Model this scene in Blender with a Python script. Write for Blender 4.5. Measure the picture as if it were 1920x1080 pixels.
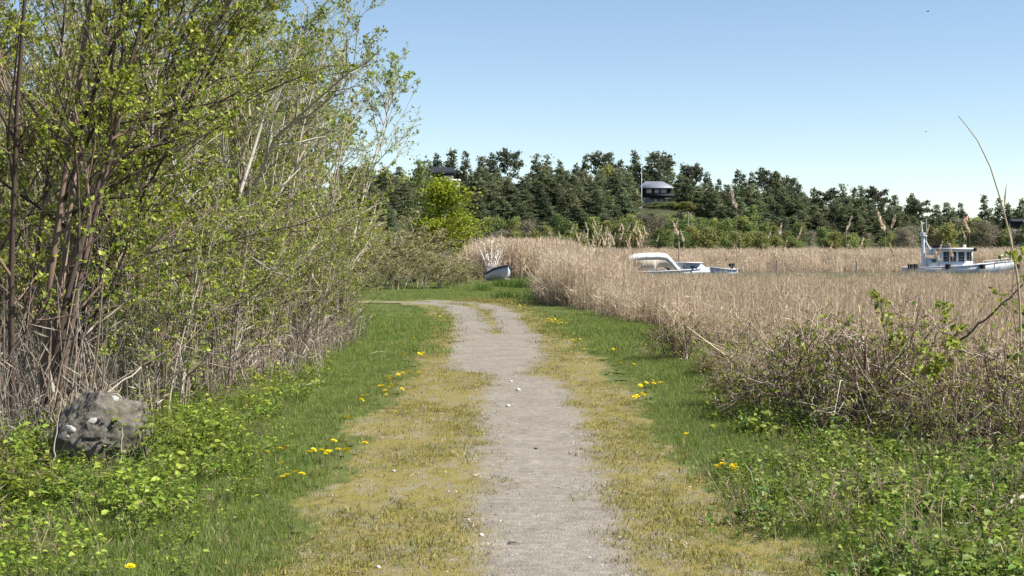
import bpy, math, random
import numpy as np
from mathutils import Vector

# ------------------------------------------------------------------ scene, camera, sky, sun
for o in list(bpy.data.objects):
    bpy.data.objects.remove(o)
scene = bpy.context.scene
COL = scene.collection

F_PX = 2667.0          # focal length in photo pixels (50 mm on a 36 mm sensor, 1920 wide)
EYE = 1.65             # eye height above the path
HOR = 465.0            # photo row of the horizon

cam_data = bpy.data.cameras.new('camera')
cam_data.lens = 50.0
cam_data.sensor_width = 36.0
cam_data.shift_y = -(540.0 - HOR) / 1920.0
cam_data.clip_start = 0.1
cam_data.clip_end = 6000.0
cam = bpy.data.objects.new('camera', cam_data)
cam.location = (0, 0, EYE)
cam.rotation_euler = (math.radians(90), 0, 0)
COL.objects.link(cam)
scene.camera = cam

SUN_EL = 47.0
SUN_AZ = 104.0         # degrees clockwise from the view direction: from the right, slightly behind
world = bpy.data.worlds.new('World')
scene.world = world
world.use_nodes = True
wn = world.node_tree
bg = wn.nodes['Background']
sky = wn.nodes.new('ShaderNodeTexSky')
sky.sky_type = 'NISHITA'
sky.sun_disc = False
sky.sun_elevation = math.radians(SUN_EL)
sky.sun_rotation = math.radians(SUN_AZ)
sky.air_density = 0.8
sky.dust_density = 0.0
sky.ozone_density = 0.8
sky.altitude = 0
wn.links.new(sky.outputs['Color'], bg.inputs['Color'])
bg.inputs['Strength'].default_value = 0.080

sun_data = bpy.data.lights.new('sun', 'SUN')
sun_data.energy = 5.0
sun_data.angle = math.radians(0.53)
sun_data.color = (1.0, 0.955, 0.88)
sun = bpy.data.objects.new('sun', sun_data)
a, e = math.radians(SUN_AZ), math.radians(SUN_EL)
sun_dir = Vector((math.sin(a) * math.cos(e), math.cos(a) * math.cos(e), math.sin(e)))
sun.rotation_euler = (-sun_dir).to_track_quat('-Z', 'Y').to_euler()
sun.location = (30, -10, 40)
COL.objects.link(sun)

scene.view_settings.view_transform = 'Standard'
scene.view_settings.look = 'None'
scene.view_settings.exposure = 0.95
scene.view_settings.gamma = 1.0
scene.view_settings.use_curve_mapping = False
scene.cycles.max_bounces = 5
scene.cycles.diffuse_bounces = 3
scene.cycles.glossy_bounces = 2
scene.cycles.transmission_bounces = 3

# ------------------------------------------------------------------ helpers
TAU = 2 * math.pi


def lin(r, g, b):
    f = lambda c: (c / 255 / 12.92) if c / 255 <= 0.04045 else ((c / 255 + 0.055) / 1.055) ** 2.4
    return (f(r), f(g), f(b))


def PX(px, py, d):
    """point seen at photo pixel (px, py) at distance d"""
    return np.array([(px - 960.0) / F_PX * d, d, EYE - (py - HOR) / F_PX * d])


def GD(py, z=0.0):
    return (EYE - z) * F_PX / (py - HOR)


def GX(px, py, z=0.0):
    d = GD(py, z)
    return ((px - 960.0) / F_PX * d, d)


def sstep(a, b, x):
    t = np.clip((np.asarray(x, float) - a) / (b - a), 0, 1)
    return t * t * (3 - 2 * t)


def vnoise(x, y, seed=0):
    x = np.asarray(x, float); y = np.asarray(y, float)
    xi = np.floor(x).astype(np.int64); yi = np.floor(y).astype(np.int64)
    fx = x - xi; fy = y - yi
    fx = fx * fx * (3 - 2 * fx); fy = fy * fy * (3 - 2 * fy)

    def h(i, j):
        n = (i * 374761393 + j * 668265263 + seed * 1442695041) & 0xFFFFFFFF
        n = ((n ^ (n >> 13)) * 1274126177) & 0xFFFFFFFF
        n = n ^ (n >> 16)
        return (n & 0xFFFF) / 65535.0
    return ((h(xi, yi) * (1 - fx) + h(xi + 1, yi) * fx) * (1 - fy) +
            (h(xi, yi + 1) * (1 - fx) + h(xi + 1, yi + 1) * fx) * fy)


def fbm(x, y, seed=0, o=3):
    s = 0; a_ = 1; t = 0
    for k in range(o):
        s = s + a_ * vnoise(np.asarray(x) * 2 ** k + 17.3 * k, np.asarray(y) * 2 ** k - 9.1 * k, seed + k)
        t += a_; a_ *= 0.5
    return s / t


def mesh(name, V, F, mat=None, col=None, smooth=False):
    """F: list of (n,3)/(n,4) int arrays; col: (nverts,3)"""
    V = np.asarray(V, np.float32)
    if not isinstance(F, (list, tuple)):
        F = [F]
    F = [np.asarray(f, np.int32) for f in F if len(f)]
    me = bpy.data.meshes.new(name)
    me.vertices.add(len(V))
    me.vertices.foreach_set('co', V.ravel())
    loops = np.concatenate([f.ravel() for f in F])
    sizes = np.concatenate([np.full(len(f), f.shape[1], np.int32) for f in F])
    starts = np.concatenate([[0], np.cumsum(sizes)[:-1]]).astype(np.int32)
    me.loops.add(len(loops))
    me.loops.foreach_set('vertex_index', loops)
    me.polygons.add(len(sizes))
    me.polygons.foreach_set('loop_start', starts)
    if smooth:
        me.polygons.foreach_set('use_smooth', np.ones(len(sizes), bool))
    me.update(calc_edges=True)
    if col is not None:
        at = me.color_attributes.new('Col', 'FLOAT_COLOR', 'POINT')
        c4 = np.ones((len(V), 4), np.float32)
        c4[:, :3] = col
        at.data.foreach_set('color', c4.ravel())
    if mat is not None:
        me.materials.append(mat)
    return me


class G:
    """geometry collector"""

    def __init__(s):
        s.V = []; s.F3 = []; s.F4 = []; s.C = []; s.n = 0

    def add(s, V, F, c=None):
        V = np.asarray(V, float).reshape(-1, 3)
        F = np.asarray(F, int)
        if F.ndim == 2 and len(F):
            (s.F3 if F.shape[1] == 3 else s.F4).append(F + s.n)
        s.V.append(V)
        if c is None:
            c = (1, 1, 1)
        c = np.asarray(c, float)
        if c.ndim == 1:
            c = np.tile(c, (len(V), 1))
        s.C.append(c)
        s.n += len(V)
        return s

    def box(s, x0, x1, y0, y1, z0, z1):
        V = [(x, y, z) for z in (z0, z1) for y in (y0, y1) for x in (x0, x1)]
        F = [(0, 2, 3, 1), (4, 5, 7, 6), (0, 1, 5, 4), (2, 6, 7, 3), (0, 4, 6, 2), (1, 3, 7, 5)]
        return s.add(V, F)

    def rod(s, p, q, r, k=8, r2=None):
        P = np.array([[p, q]], float)
        V, F = tubes(P, np.array([[r, r if r2 is None else r2]]), k)
        s.add(V, F)
        for e in (0, 1):      # caps
            ring = V[e * k:(e + 1) * k]
            c = ring.mean(0)
            VV = np.vstack([ring, c])
            FF = [(i, (i + 1) % k, k) if e else ((i + 1) % k, i, k) for i in range(k)]
            s.add(VV, FF)
        return s

    def path(s, pts, r, k=6):
        V, F = tubes(np.array([pts], float), np.full((1, len(pts)), r), k)
        return s.add(V, F)

    def loft(s, rings, cap=True):
        rings = [np.asarray(r, float) for r in rings]
        k = len(rings[0]); n = len(rings)
        V = np.vstack(rings)
        F = []
        for i in range(n - 1):
            for j in range(k):
                F.append((i * k + j, i * k + (j + 1) % k, (i + 1) * k + (j + 1) % k, (i + 1) * k + j))
        s.add(V, F)
        if cap:
            for e in (0, n - 1):
                r = rings[e]
                VV = np.vstack([r, r.mean(0)])
                FF = [((j + 1) % k, j, k) if e == 0 else (j, (j + 1) % k, k) for j in range(k)]
                s.add(VV, FF)
        return s

    def mesh(s, name, mat, smooth=False, usecol=True):
        V = np.vstack(s.V)
        F = []
        if s.F4: F.append(np.vstack(s.F4))
        if s.F3: F.append(np.vstack(s.F3))
        return mesh(name, V, F, mat, np.vstack(s.C) if usecol else None, smooth)

    def obj(s, name, mat, parent=None, smooth=False, loc=None):
        return link(name, s.mesh(name, mat, smooth), parent, loc)


def tubes(P, R, k):
    """P (N,n,3) polylines, R (N,n) radii -> verts, quads"""
    P = np.asarray(P, float); R = np.asarray(R, float)
    N, n, _ = P.shape
    T = np.gradient(P, axis=1)
    T /= np.linalg.norm(T, axis=2, keepdims=True) + 1e-9
    m = T.mean(1)
    ref = np.where(np.abs(m[:, 2:3]) > 0.8 * np.linalg.norm(m, axis=1, keepdims=True), [[1.0, 0.2, 0]], [[0, 0, 1.0]])
    U = np.cross(T, ref[:, None, :])
    U /= np.linalg.norm(U, axis=2, keepdims=True) + 1e-9
    W = np.cross(T, U)
    ang = np.arange(k) * TAU / k
    V = P[:, :, None, :] + R[:, :, None, None] * (np.cos(ang)[None, None, :, None] * U[:, :, None, :] + np.sin(ang)[None, None, :, None] * W[:, :, None, :])
    idx = np.arange(N * n * k).reshape(N, n, k)
    a_ = idx[:, :-1, :]; b_ = idx[:, 1:, :]
    F = np.stack([a_, np.roll(a_, -1, 2), np.roll(b_, -1, 2), b_], -1).reshape(-1, 4)
    return V.reshape(-1, 3), F


def unit(v):
    return v / (np.linalg.norm(v, axis=-1, keepdims=True) + 1e-9)


def rnd_dirs(rng, n):
    return unit(rng.normal(size=(n, 3)))


def link(name, me, parent=None, loc=None, rot=None, scl=None):
    o = bpy.data.objects.new(name, me)
    COL.objects.link(o)
    if parent is not None: o.parent = parent
    if loc is not None: o.location = loc
    if rot is not None: o.rotation_euler = rot
    if scl is not None: o.scale = scl if hasattr(scl, '__len__') else (scl,) * 3
    return o


def tag(o, label, cat=None, group=None, kind=None):
    if label: o['label'] = label
    if cat: o['category'] = cat
    if group: o['group'] = group
    if kind: o['kind'] = kind
    return o


def thing(name, loc, label, cat, group=None, rz=0.0, scl=1.0):
    o = link(name, None, None, tuple(map(float, loc)), (0, 0, rz), scl)
    o.empty_display_size = 0.2
    return tag(o, label, cat, group)


# ------------------------------------------------------------------ materials
def new_mat(name):
    m = bpy.data.materials.new(name)
    m.use_nodes = True
    nt = m.node_tree
    b = nt.nodes['Principled BSDF']
    b.inputs['Roughness'].default_value = 0.8
    b.inputs['Specular IOR Level'].default_value = 0.25
    return m, nt, b


def simple(name, c, rough=0.7, noise=0.25, scale=8.0, bump=0.0, metal=0.0, spec=0.3):
    m, nt, b = new_mat(name)
    tc = nt.nodes.new('ShaderNodeTexCoord')
    nz = nt.nodes.new('ShaderNodeTexNoise')
    nz.inputs['Scale'].default_value = scale
    nz.inputs['Detail'].default_value = 5
    nt.links.new(tc.outputs['Object'], nz.inputs['Vector'])
    mx = nt.nodes.new('ShaderNodeMix'); mx.data_type = 'RGBA'
    mx.inputs['A'].default_value = (*[v * (1 - noise) for v in c], 1)
    mx.inputs['B'].default_value = (*[min(1, v * (1 + noise)) for v in c], 1)
    nt.links.new(nz.outputs['Fac'], mx.inputs['Factor'])
    nt.links.new(mx.outputs['Result'], b.inputs['Base Color'])
    b.inputs['Roughness'].default_value = rough
    b.inputs['Metallic'].default_value = metal
    b.inputs['Specular IOR Level'].default_value = spec
    if bump:
        bp = nt.nodes.new('ShaderNodeBump')
        bp.inputs['Strength'].default_value = bump
        bp.inputs['Distance'].default_value = 0.02
        nt.links.new(nz.outputs['Fac'], bp.inputs['Height'])
        nt.links.new(bp.outputs['Normal'], b.inputs['Normal'])
    return m


def plant(name, transl=0.35, rough=0.6, var=0.25, hue=0.03, spec=0.25):
    """vertex colour x per-instance variation, with light passing through leaves"""
    m, nt, b = new_mat(name)
    ca = nt.nodes.new('ShaderNodeVertexColor'); ca.layer_name = 'Col'
    oi = nt.nodes.new('ShaderNodeObjectInfo')
    hs = nt.nodes.new('ShaderNodeHueSaturation')
    r1 = nt.nodes.new('ShaderNodeMapRange')
    r1.inputs['To Min'].default_value = 1 - var; r1.inputs['To Max'].default_value = 1 + var
    nt.links.new(oi.outputs['Random'], r1.inputs['Value'])
    nt.links.new(r1.outputs['Result'], hs.inputs['Value'])
    mm = nt.nodes.new('ShaderNodeMath'); mm.operation = 'MULTIPLY'; mm.inputs[1].default_value = 7.31
    fr = nt.nodes.new('ShaderNodeMath'); fr.operation = 'FRACT'
    nt.links.new(oi.outputs['Random'], mm.inputs[0]); nt.links.new(mm.outputs[0], fr.inputs[0])
    r2 = nt.nodes.new('ShaderNodeMapRange')
    r2.inputs['To Min'].default_value = 0.5 - hue; r2.inputs['To Max'].default_value = 0.5 + hue
    nt.links.new(fr.outputs[0], r2.inputs['Value'])
    nt.links.new(r2.outputs['Result'], hs.inputs['Hue'])
    nt.links.new(ca.outputs['Color'], hs.inputs['Color'])
    nt.links.new(hs.outputs['Color'], b.inputs['Base Color'])
    b.inputs['Roughness'].default_value = rough
    b.inputs['Specular IOR Level'].default_value = spec
    if transl > 0:
        tr = nt.nodes.new('ShaderNodeBsdfTranslucent')
        nt.links.new(hs.outputs['Color'], tr.inputs['Color'])
        ms = nt.nodes.new('ShaderNodeMixShader')
        ms.inputs[0].default_value = transl
        out = nt.nodes['Material Output']
        nt.links.new(b.outputs[0], ms.inputs[1]); nt.links.new(tr.outputs[0], ms.inputs[2])
        nt.links.new(ms.outputs[0], out.inputs['Surface'])
    return m


def ground_mat():
    m, nt, b = new_mat('ground_soil')
    ca = nt.nodes.new('ShaderNodeVertexColor'); ca.layer_name = 'Col'
    tc = nt.nodes.new('ShaderNodeTexCoord')
    n1 = nt.nodes.new('ShaderNodeTexNoise'); n1.inputs['Scale'].default_value = 2.2; n1.inputs['Detail'].default_value = 8
    n2 = nt.nodes.new('ShaderNodeTexNoise'); n2.inputs['Scale'].default_value = 45; n2.inputs['Detail'].default_value = 4
    nt.links.new(tc.outputs['Object'], n1.inputs['Vector']); nt.links.new(tc.outputs['Object'], n2.inputs['Vector'])
    ad = nt.nodes.new('ShaderNodeMath'); ad.operation = 'ADD'
    nt.links.new(n1.outputs['Fac'], ad.inputs[0]); nt.links.new(n2.outputs['Fac'], ad.inputs[1])
    mr = nt.nodes.new('ShaderNodeMapRange')
    mr.inputs['From Min'].default_value = 0.6; mr.inputs['From Max'].default_value = 1.4
    mr.inputs['To Min'].default_value = 0.55; mr.inputs['To Max'].default_value = 1.35
    nt.links.new(ad.outputs[0], mr.inputs['Value'])
    mu = nt.nodes.new('ShaderNodeMix'); mu.data_type = 'RGBA'; mu.blend_type = 'MULTIPLY'; mu.inputs['Factor'].default_value = 1
    nt.links.new(ca.outputs['Color'], mu.inputs['A']); nt.links.new(mr.outputs['Result'], mu.inputs['B'])
    nt.links.new(mu.outputs['Result'], b.inputs['Base Color'])
    b.inputs['Roughness'].default_value = 0.95; b.inputs['Specular IOR Level'].default_value = 0.1
    bp = nt.nodes.new('ShaderNodeBump'); bp.inputs['Strength'].default_value = 0.6; bp.inputs['Distance'].default_value = 0.03
    nt.links.new(ad.outputs[0], bp.inputs['Height']); nt.links.new(bp.outputs['Normal'], b.inputs['Normal'])
    return m


def gravel_mat():
    m, nt, b = new_mat('path_gravel')
    tc = nt.nodes.new('ShaderNodeTexCoord')
    vo = nt.nodes.new('ShaderNodeTexVoronoi'); vo.inputs['Scale'].default_value = 90
    v2 = nt.nodes.new('ShaderNodeTexVoronoi'); v2.inputs['Scale'].default_value = 38
    n1 = nt.nodes.new('ShaderNodeTexNoise'); n1.inputs['Scale'].default_value = 2.0; n1.inputs['Detail'].default_value = 10; n1.inputs['Roughness'].default_value = 0.72
    n2 = nt.nodes.new('ShaderNodeTexNoise'); n2.inputs['Scale'].default_value = 14; n2.inputs['Detail'].default_value = 6
    for n in (vo, v2, n1, n2):
        nt.links.new(tc.outputs['Object'], n.inputs['Vector'])
    cr = nt.nodes.new('ShaderNodeValToRGB')
    cr.color_ramp.elements[0].position = 0.28; cr.color_ramp.elements[0].color = (0.180, 0.158, 0.128, 1)
    cr.color_ramp.elements[1].position = 0.72; cr.color_ramp.elements[1].color = (0.285, 0.256, 0.214, 1)
    nt.links.new(n1.outputs['Fac'], cr.inputs['Fac'])
    cell = nt.nodes.new('ShaderNodeSeparateColor'); nt.links.new(vo.outputs['Color'], cell.inputs['Color'])
    mr = nt.nodes.new('ShaderNodeMapRange'); mr.inputs['To Min'].default_value = 0.82; mr.inputs['To Max'].default_value = 1.2
    nt.links.new(cell.outputs['Red'], mr.inputs['Value'])
    mu = nt.nodes.new('ShaderNodeMix'); mu.data_type = 'RGBA'; mu.blend_type = 'MULTIPLY'; mu.inputs['Factor'].default_value = 0.8
    nt.links.new(cr.outputs['Color'], mu.inputs['A']); nt.links.new(mr.outputs['Result'], mu.inputs['B'])
    m2 = nt.nodes.new('ShaderNodeMix'); m2.data_type = 'RGBA'; m2.blend_type = 'MULTIPLY'; m2.inputs['Factor'].default_value = 0.7
    mr2 = nt.nodes.new('ShaderNodeMapRange'); mr2.inputs['From Min'].default_value = 0.3; mr2.inputs['From Max'].default_value = 0.7
    mr2.inputs['To Min'].default_value = 0.7; mr2.inputs['To Max'].default_value = 1.2
    nt.links.new(n2.outputs['Fac'], mr2.inputs['Value'])
    nt.links.new(mu.outputs['Result'], m2.inputs['A']); nt.links.new(mr2.outputs['Result'], m2.inputs['B'])
    # moss and worn grass growing in from the sides (mask: red), turf beyond (mask: green)
    ca = nt.nodes.new('ShaderNodeVertexColor'); ca.layer_name = 'Col'
    sp = nt.nodes.new('ShaderNodeSeparateColor'); nt.links.new(ca.outputs['Color'], sp.inputs['Color'])

    def noise(scale, detail, rough=0.6, stretch=(1, 1, 1)):
        mp = nt.nodes.new('ShaderNodeMapping'); mp.inputs['Scale'].default_value = stretch
        n = nt.nodes.new('ShaderNodeTexNoise'); n.inputs['Scale'].default_value = scale
        n.inputs['Detail'].default_value = detail; n.inputs['Roughness'].default_value = rough
        nt.links.new(tc.outputs['Object'], mp.inputs['Vector']); nt.links.new(mp.outputs['Vector'], n.inputs['Vector'])
        return n.outputs['Fac']

    def math_(op, a_, b_):
        q = nt.nodes.new('ShaderNodeMath'); q.operation = op
        for k, v in enumerate((a_, b_)):
            if isinstance(v, (int, float)): q.inputs[k].default_value = v
            else: nt.links.new(v, q.inputs[k])
        return q.outputs[0]

    def ramp(v, lo, hi):
        q = nt.nodes.new('ShaderNodeMapRange'); q.interpolation_type = 'SMOOTHSTEP'
        q.inputs['From Min'].default_value = lo; q.inputs['From Max'].default_value = hi
        nt.links.new(v, q.inputs['Value'])
        return q.outputs['Result']
    nsum = math_('ADD', math_('MULTIPLY', noise(5, 10, 0.72, (1, 0.6, 1)), 1.0), math_('MULTIPLY', noise(42, 4, 0.6, (1, 0.45, 1)), 0.55))
    mf = ramp(math_('ADD', sp.outputs['Red'], math_('SUBTRACT', nsum, 0.775)), 0.36, 0.80)
    mf = math_('MULTIPLY', mf, ramp(noise(4.2, 10, 0.85, (1, .45, 1)), 0.33, 0.55))
    mc = nt.nodes.new('ShaderNodeValToRGB')
    e0, e1 = mc.color_ramp.elements
    e0.position = 0.30; e0.color = (0.145, 0.112, 0.040, 1)
    e1.position = 0.70; e1.color = (0.235, 0.216, 0.038, 1)
    q = mc.color_ramp.elements.new(0.5); q.color = (0.200, 0.164, 0.052, 1)
    nt.links.new(noise(26, 6, 0.7), mc.inputs['Fac'])
    x1 = nt.nodes.new('ShaderNodeMix'); x1.data_type = 'RGBA'
    nt.links.new(mf, x1.inputs['Factor']); nt.links.new(m2.outputs['Result'], x1.inputs['A']); nt.links.new(mc.outputs['Color'], x1.inputs['B'])
    x2 = nt.nodes.new('ShaderNodeMix'); x2.data_type = 'RGBA'
    tf = ramp(math_('ADD', sp.outputs['Green'], math_('SUBTRACT', nsum, 0.775)), 0.3, 0.8)
    nt.links.new(tf, x2.inputs['Factor']); nt.links.new(x1.outputs['Result'], x2.inputs['A']); x2.inputs['B'].default_value = (0.10, 0.12, 0.035, 1)
    nt.links.new(x2.outputs['Result'], b.inputs['Base Color'])
    b.inputs['Roughness'].default_value = 0.95; b.inputs['Specular IOR Level'].default_value = 0.15
    ad = nt.nodes.new('ShaderNodeMath'); ad.operation = 'ADD'
    nt.links.new(vo.outputs['Distance'], ad.inputs[0]); nt.links.new(n2.outputs['Fac'], ad.inputs[1])
    bp = nt.nodes.new('ShaderNodeBump'); bp.inputs['Strength'].default_value = 0.5; bp.inputs['Distance'].default_value = 0.012
    nt.links.new(ad.outputs[0], bp.inputs['Height']); nt.links.new(bp.outputs['Normal'], b.inputs['Normal'])
    return m


def water_mat():
    m, nt, b = new_mat('water_surface')
    b.inputs['Base Color'].default_value = (0.03, 0.04, 0.035, 1)
    b.inputs['Roughness'].default_value = 0.12
    b.inputs['Specular IOR Level'].default_value = 0.5
    tc = nt.nodes.new('ShaderNodeTexCoord')
    n = nt.nodes.new('ShaderNodeTexNoise'); n.inputs['Scale'].default_value = 2.5; n.inputs['Detail'].default_value = 4
    nt.links.new(tc.outputs['Object'], n.inputs['Vector'])
    bp = nt.nodes.new('ShaderNodeBump'); bp.inputs['Strength'].default_value = 0.25; bp.inputs['Distance'].default_value = 0.05
    nt.links.new(n.outputs['Fac'], bp.inputs['Height']); nt.links.new(bp.outputs['Normal'], b.inputs['Normal'])
    return m


def glass_mat():
    m, nt, b = new_mat('window_glass')
    b.inputs['Base Color'].default_value = (0.02, 0.025, 0.03, 1)
    b.inputs['Roughness'].default_value = 0.05
    b.inputs['Specular IOR Level'].default_value = 0.9
    return m


def boulder_mat():
    m, nt, b = new_mat('boulder_granite')
    tc = nt.nodes.new('ShaderNodeTexCoord')
    n1 = nt.nodes.new('ShaderNodeTexNoise'); n1.inputs['Scale'].default_value = 11; n1.inputs['Detail'].default_value = 12; n1.inputs['Roughness'].default_value = 0.8
    n2 = nt.nodes.new('ShaderNodeTexNoise'); n2.inputs['Scale'].default_value = 2.2; n2.inputs['Detail'].default_value = 6
    for n in (n1, n2): nt.links.new(tc.outputs['Object'], n.inputs['Vector'])
    cr = nt.nodes.new('ShaderNodeValToRGB')
    els = cr.color_ramp.elements
    els[0].position = 0.36; els[0].color = (0.03, 0.027, 0.022, 1)
    els[1].position = 0.72; els[1].color = (0.30, 0.275, 0.235, 1)
    x = els.new(0.48); x.color = (0.135, 0.12, 0.098, 1)
    nt.links.new(n1.outputs['Fac'], cr.inputs['Fac'])
    mossr = nt.nodes.new('ShaderNodeMapRange'); mossr.inputs['From Min'].default_value = 0.52; mossr.inputs['From Max'].default_value = 0.66
    nt.links.new(n2.outputs['Fac'], mossr.inputs['Value'])
    mx = nt.nodes.new('ShaderNodeMix'); mx.data_type = 'RGBA'
    mx.inputs['B'].default_value = (0.13, 0.115, 0.055, 1)
    nt.links.new(mossr.outputs['Result'], mx.inputs['Factor']); nt.links.new(cr.outputs['Color'], mx.inputs['A'])
    nt.links.new(mx.outputs['Result'], b.inputs['Base Color'])
    b.inputs['Roughness'].default_value = 0.95
    bp = nt.nodes.new('ShaderNodeBump'); bp.inputs['Strength'].default_value = 0.9; bp.inputs['Distance'].default_value = 0.03
    nt.links.new(n1.outputs['Fac'], bp.inputs['Height']); nt.links.new(bp.outputs['Normal'], b.inputs['Normal'])
    return m


M = {
    'ground': ground_mat(), 'gravel': gravel_mat(), 'water': water_mat(), 'glass': glass_mat(), 'rock': boulder_mat(),
    'grass': plant('grass_blades', 0.35, 0.55, 0.22, 0.02),
    'moss': plant('verge_moss_blades', 0.25, 0.8, 0.25, 0.02),
    'weed': plant('weed_leaves', 0.35, 0.5, 0.22, 0.02, 0.35),
    'leaf': plant('spring_leaves', 0.42, 0.5, 0.15, 0.015, 0.35),
    'bark': plant('bark', 0.0, 0.9, 0.15, 0.01, 0.1),
    'reed': plant('dry_reed', 0.30, 0.75, 0.22, 0.012, 0.15),
    'needle': plant('conifer_needles', 0.32, 0.8, 0.25, 0.025, 0.1),
    'broad': plant('broadleaf_foliage', 0.35, 0.7, 0.22, 0.03, 0.15),
    'petal': plant('petal', 0.25, 0.6, 0.1, 0.01, 0.2),
    'stone': plant('pebble', 0.0, 0.9, 0.25, 0.01, 0.2),
    'lichen': simple('white_lichen', (0.38, 0.37, 0.335), 0.95, 0.3, 60, 0.4),
    'white': simple('white_gelcoat', (0.66, 0.665, 0.67), 0.35, 0.06, 2.5),
    'oldwhite': simple('weathered_white_paint', (0.55, 0.56, 0.57), 0.55, 0.16, 3.0),
    'bluehull': simple('pale_blue_paint', (0.40, 0.48, 0.58), 0.4, 0.08, 2.0),
    'greyhull': simple('pale_grey_blue_hull', (0.46, 0.51, 0.57), 0.5, 0.14, 3.0),
    'canvas': simple('white_canvas', (0.80, 0.79, 0.76), 0.9, 0.07, 4.0, 0.2),
    'tanshadecanvas': simple('tan_shade_canvas', (0.55, 0.46, 0.36), 0.9, 0.12, 4.0, 0.2),  # tan puts the shade on the white canopy's sides into colour; seat shares it
    'navy': simple('navy_tarpaulin', (0.03, 0.04, 0.065), 0.7, 0.2, 4.0),
    'rubber': simple('black_rubber', (0.02, 0.02, 0.022), 0.8, 0.2, 10),
    'steel': simple('galvanised_steel', (0.55, 0.56, 0.57), 0.4, 0.1, 10, 0, 0.6),
    'darkwood': simple('dark_stained_timber', (0.022, 0.022, 0.024), 0.75, 0.3, 3.0),
    'roofgrey': simple('grey_sheet_roof', (0.20, 0.215, 0.25), 0.5, 0.12, 1.5),
    'roofdark': simple('black_roof', (0.025, 0.028, 0.035), 0.7, 0.15, 1.5),
    'render': simple('pale_house_wall', (0.72, 0.70, 0.66), 0.85, 0.06, 2.0),
    'brick': simple('orange_brick', (0.48, 0.22, 0.11), 0.9, 0.15, 4.0),
    'greywall': simple('grey_board_wall', (0.30, 0.30, 0.31), 0.85, 0.12, 2.0),
    'pole': simple('white_pole', (0.75, 0.76, 0.78), 0.4, 0.04, 3.0),
    'oldwood': simple('weathered_wood', (0.24, 0.215, 0.185), 0.9, 0.25, 6.0),
    'deadwood': simple('bleached_dead_wood', (0.52, 0.46, 0.38), 0.9, 0.25, 12.0, 0.4),
    'bird': simple('dark_feathers', (0.05, 0.05, 0.055), 0.9, 0.2, 10),
}

# ------------------------------------------------------------------ layout of the place
def edge(rows):
    """[(py, px), ...] on the flat bank -> function x(y)"""
    pts = sorted((GD(py), GX(px, py)[0]) for py, px in rows)
    ys = np.array([p[0] for p in pts]); xs = np.array([p[1] for p in pts])
    return lambda y: np.interp(y, ys, xs)

path_l = edge([(1080, 905), (1000, 905), (900, 903), (850, 912), (800, 916), (750, 912), (715, 925), (704, 922), (694, 850), (670, 846), (640, 860), (600, 862)])
path_r = edge([(1080, 1190), (1000, 1165), (900, 1130), (850, 1102), (800, 1085), (750, 1062), (715, 1045), (703, 975), (690, 1000), (670, 1015), (640, 1015), (620, 1005), (600, 992)])
verge_l = edge([(1080, 620), (1000, 660), (900, 695), (800, 742), (740, 778), (700, 806), (650, 838), (600, 850), (580, 852)])
verge_r = edge([(1080, 1480), (1000, 1360), (900, 1235), (800, 1150), (750, 1150), (700, 1110), (650, 1058), (600, 1010), (575, 965)])
grass_l = edge([(1080, 150), (1000, 270), (900, 400), (850, 435), (800, 455), (750, 510), (700, 595), (650, 685), (620, 700), (600, 690), (570, 660), (545, 640)])
grass_r = edge([(1080, 1640), (1000, 1550), (900, 1440), (800, 1400), (750, 1375), (700, 1290), (650, 1250), (600, 1150), (575, 1060), (555, 1000), (540, 1000)])

trackA = np.array([GX(*p) for p in [(885, 640), (884, 615), (880, 600), (872, 588), (858, 578), (830, 571.5), (790, 568), (740, 566.5), (640, 565)]])
trackB = np.array([GX(*p) for p in [(970, 640), (963, 615), (955, 600), (940, 586), (920, 576), (890, 570.5), (850, 567.2), (800, 565.2)]])


def dist_poly(x, y, poly):
    best = np.full(np.shape(x), 1e9)
    for a_, b_ in zip(poly[:-1], poly[1:]):
        ab = b_ - a_
        t = np.clip(((x - a_[0]) * ab[0] + (y - a_[1]) * ab[1]) / (ab @ ab), 0, 1)
        best = np.minimum(best, np.hypot(x - a_[0] - t * ab[0], y - a_[1] - t * ab[1]))
    return best


def path_in(x, y, rag=1.0):
    """>0 inside the bare gravel, in metres from its edge"""
    c = np.minimum(x - path_l(y), path_r(y) - x)
    c = np.where((y > 5.5) & (y < 27.0), c, -1)
    tr = np.maximum(0.35 - dist_poly(x, y, trackA), 0.30 - dist_poly(x, y, trackB))
    tr = np.where(y > 24, tr, -1)
    m = np.maximum(c, tr)
    w = 0.5 * np.clip(y / 18, 0.6, 1.2)
    return m + (fbm(x * 3.0, y * 1.6, 5, 4) - 0.5) * 0.30 + rag * (fbm(x * 9, y * 5, 9, 3) - 0.5) * 0.5


marsh_e = lambda y: np.interp(y, [0, 8, 12, 16, 24, 33, 46, 60, 75, 85], [3.6, 3.6, 3.9, 4.0, 3.4, 2.6, 1.2, 1.5, 2.0, 3.0])
ridge_z = lambda px: np.interp(px, [-3000, 300, 760, 1000, 1250, 1400, 1500, 1600, 1700, 1800, 2200, 5000], [12, 13, 14, 14.5, 13, 10, 7.5, 5.2, 3.4, 1.8, 1.5, 1.5])


def H(x, y):
    x = np.asarray(x, float); y = np.asarray(y, float)
    z = (fbm(x * 0.5, y * 0.5, 3, 3) - 0.5) * 0.08 * sstep(0.6, 2.5, np.abs(x - 0.1))
    z = z - 0.55 * sstep(0, 2.2, x - marsh_e(y)) * sstep(260, 200, y)
    # channel with the moorings
    ch = sstep(84, 92, y) * sstep(150, 142, y) * sstep(4, 8, x)
    z = z - 1.0 * ch
    px = 960 + F_PX * x / np.maximum(y, 1)
    z = z + ridge_z(px) * sstep(235, 420, y) + sstep(20, 120, y) * sstep(-4, -30, x) * 1.0
    return z


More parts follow.
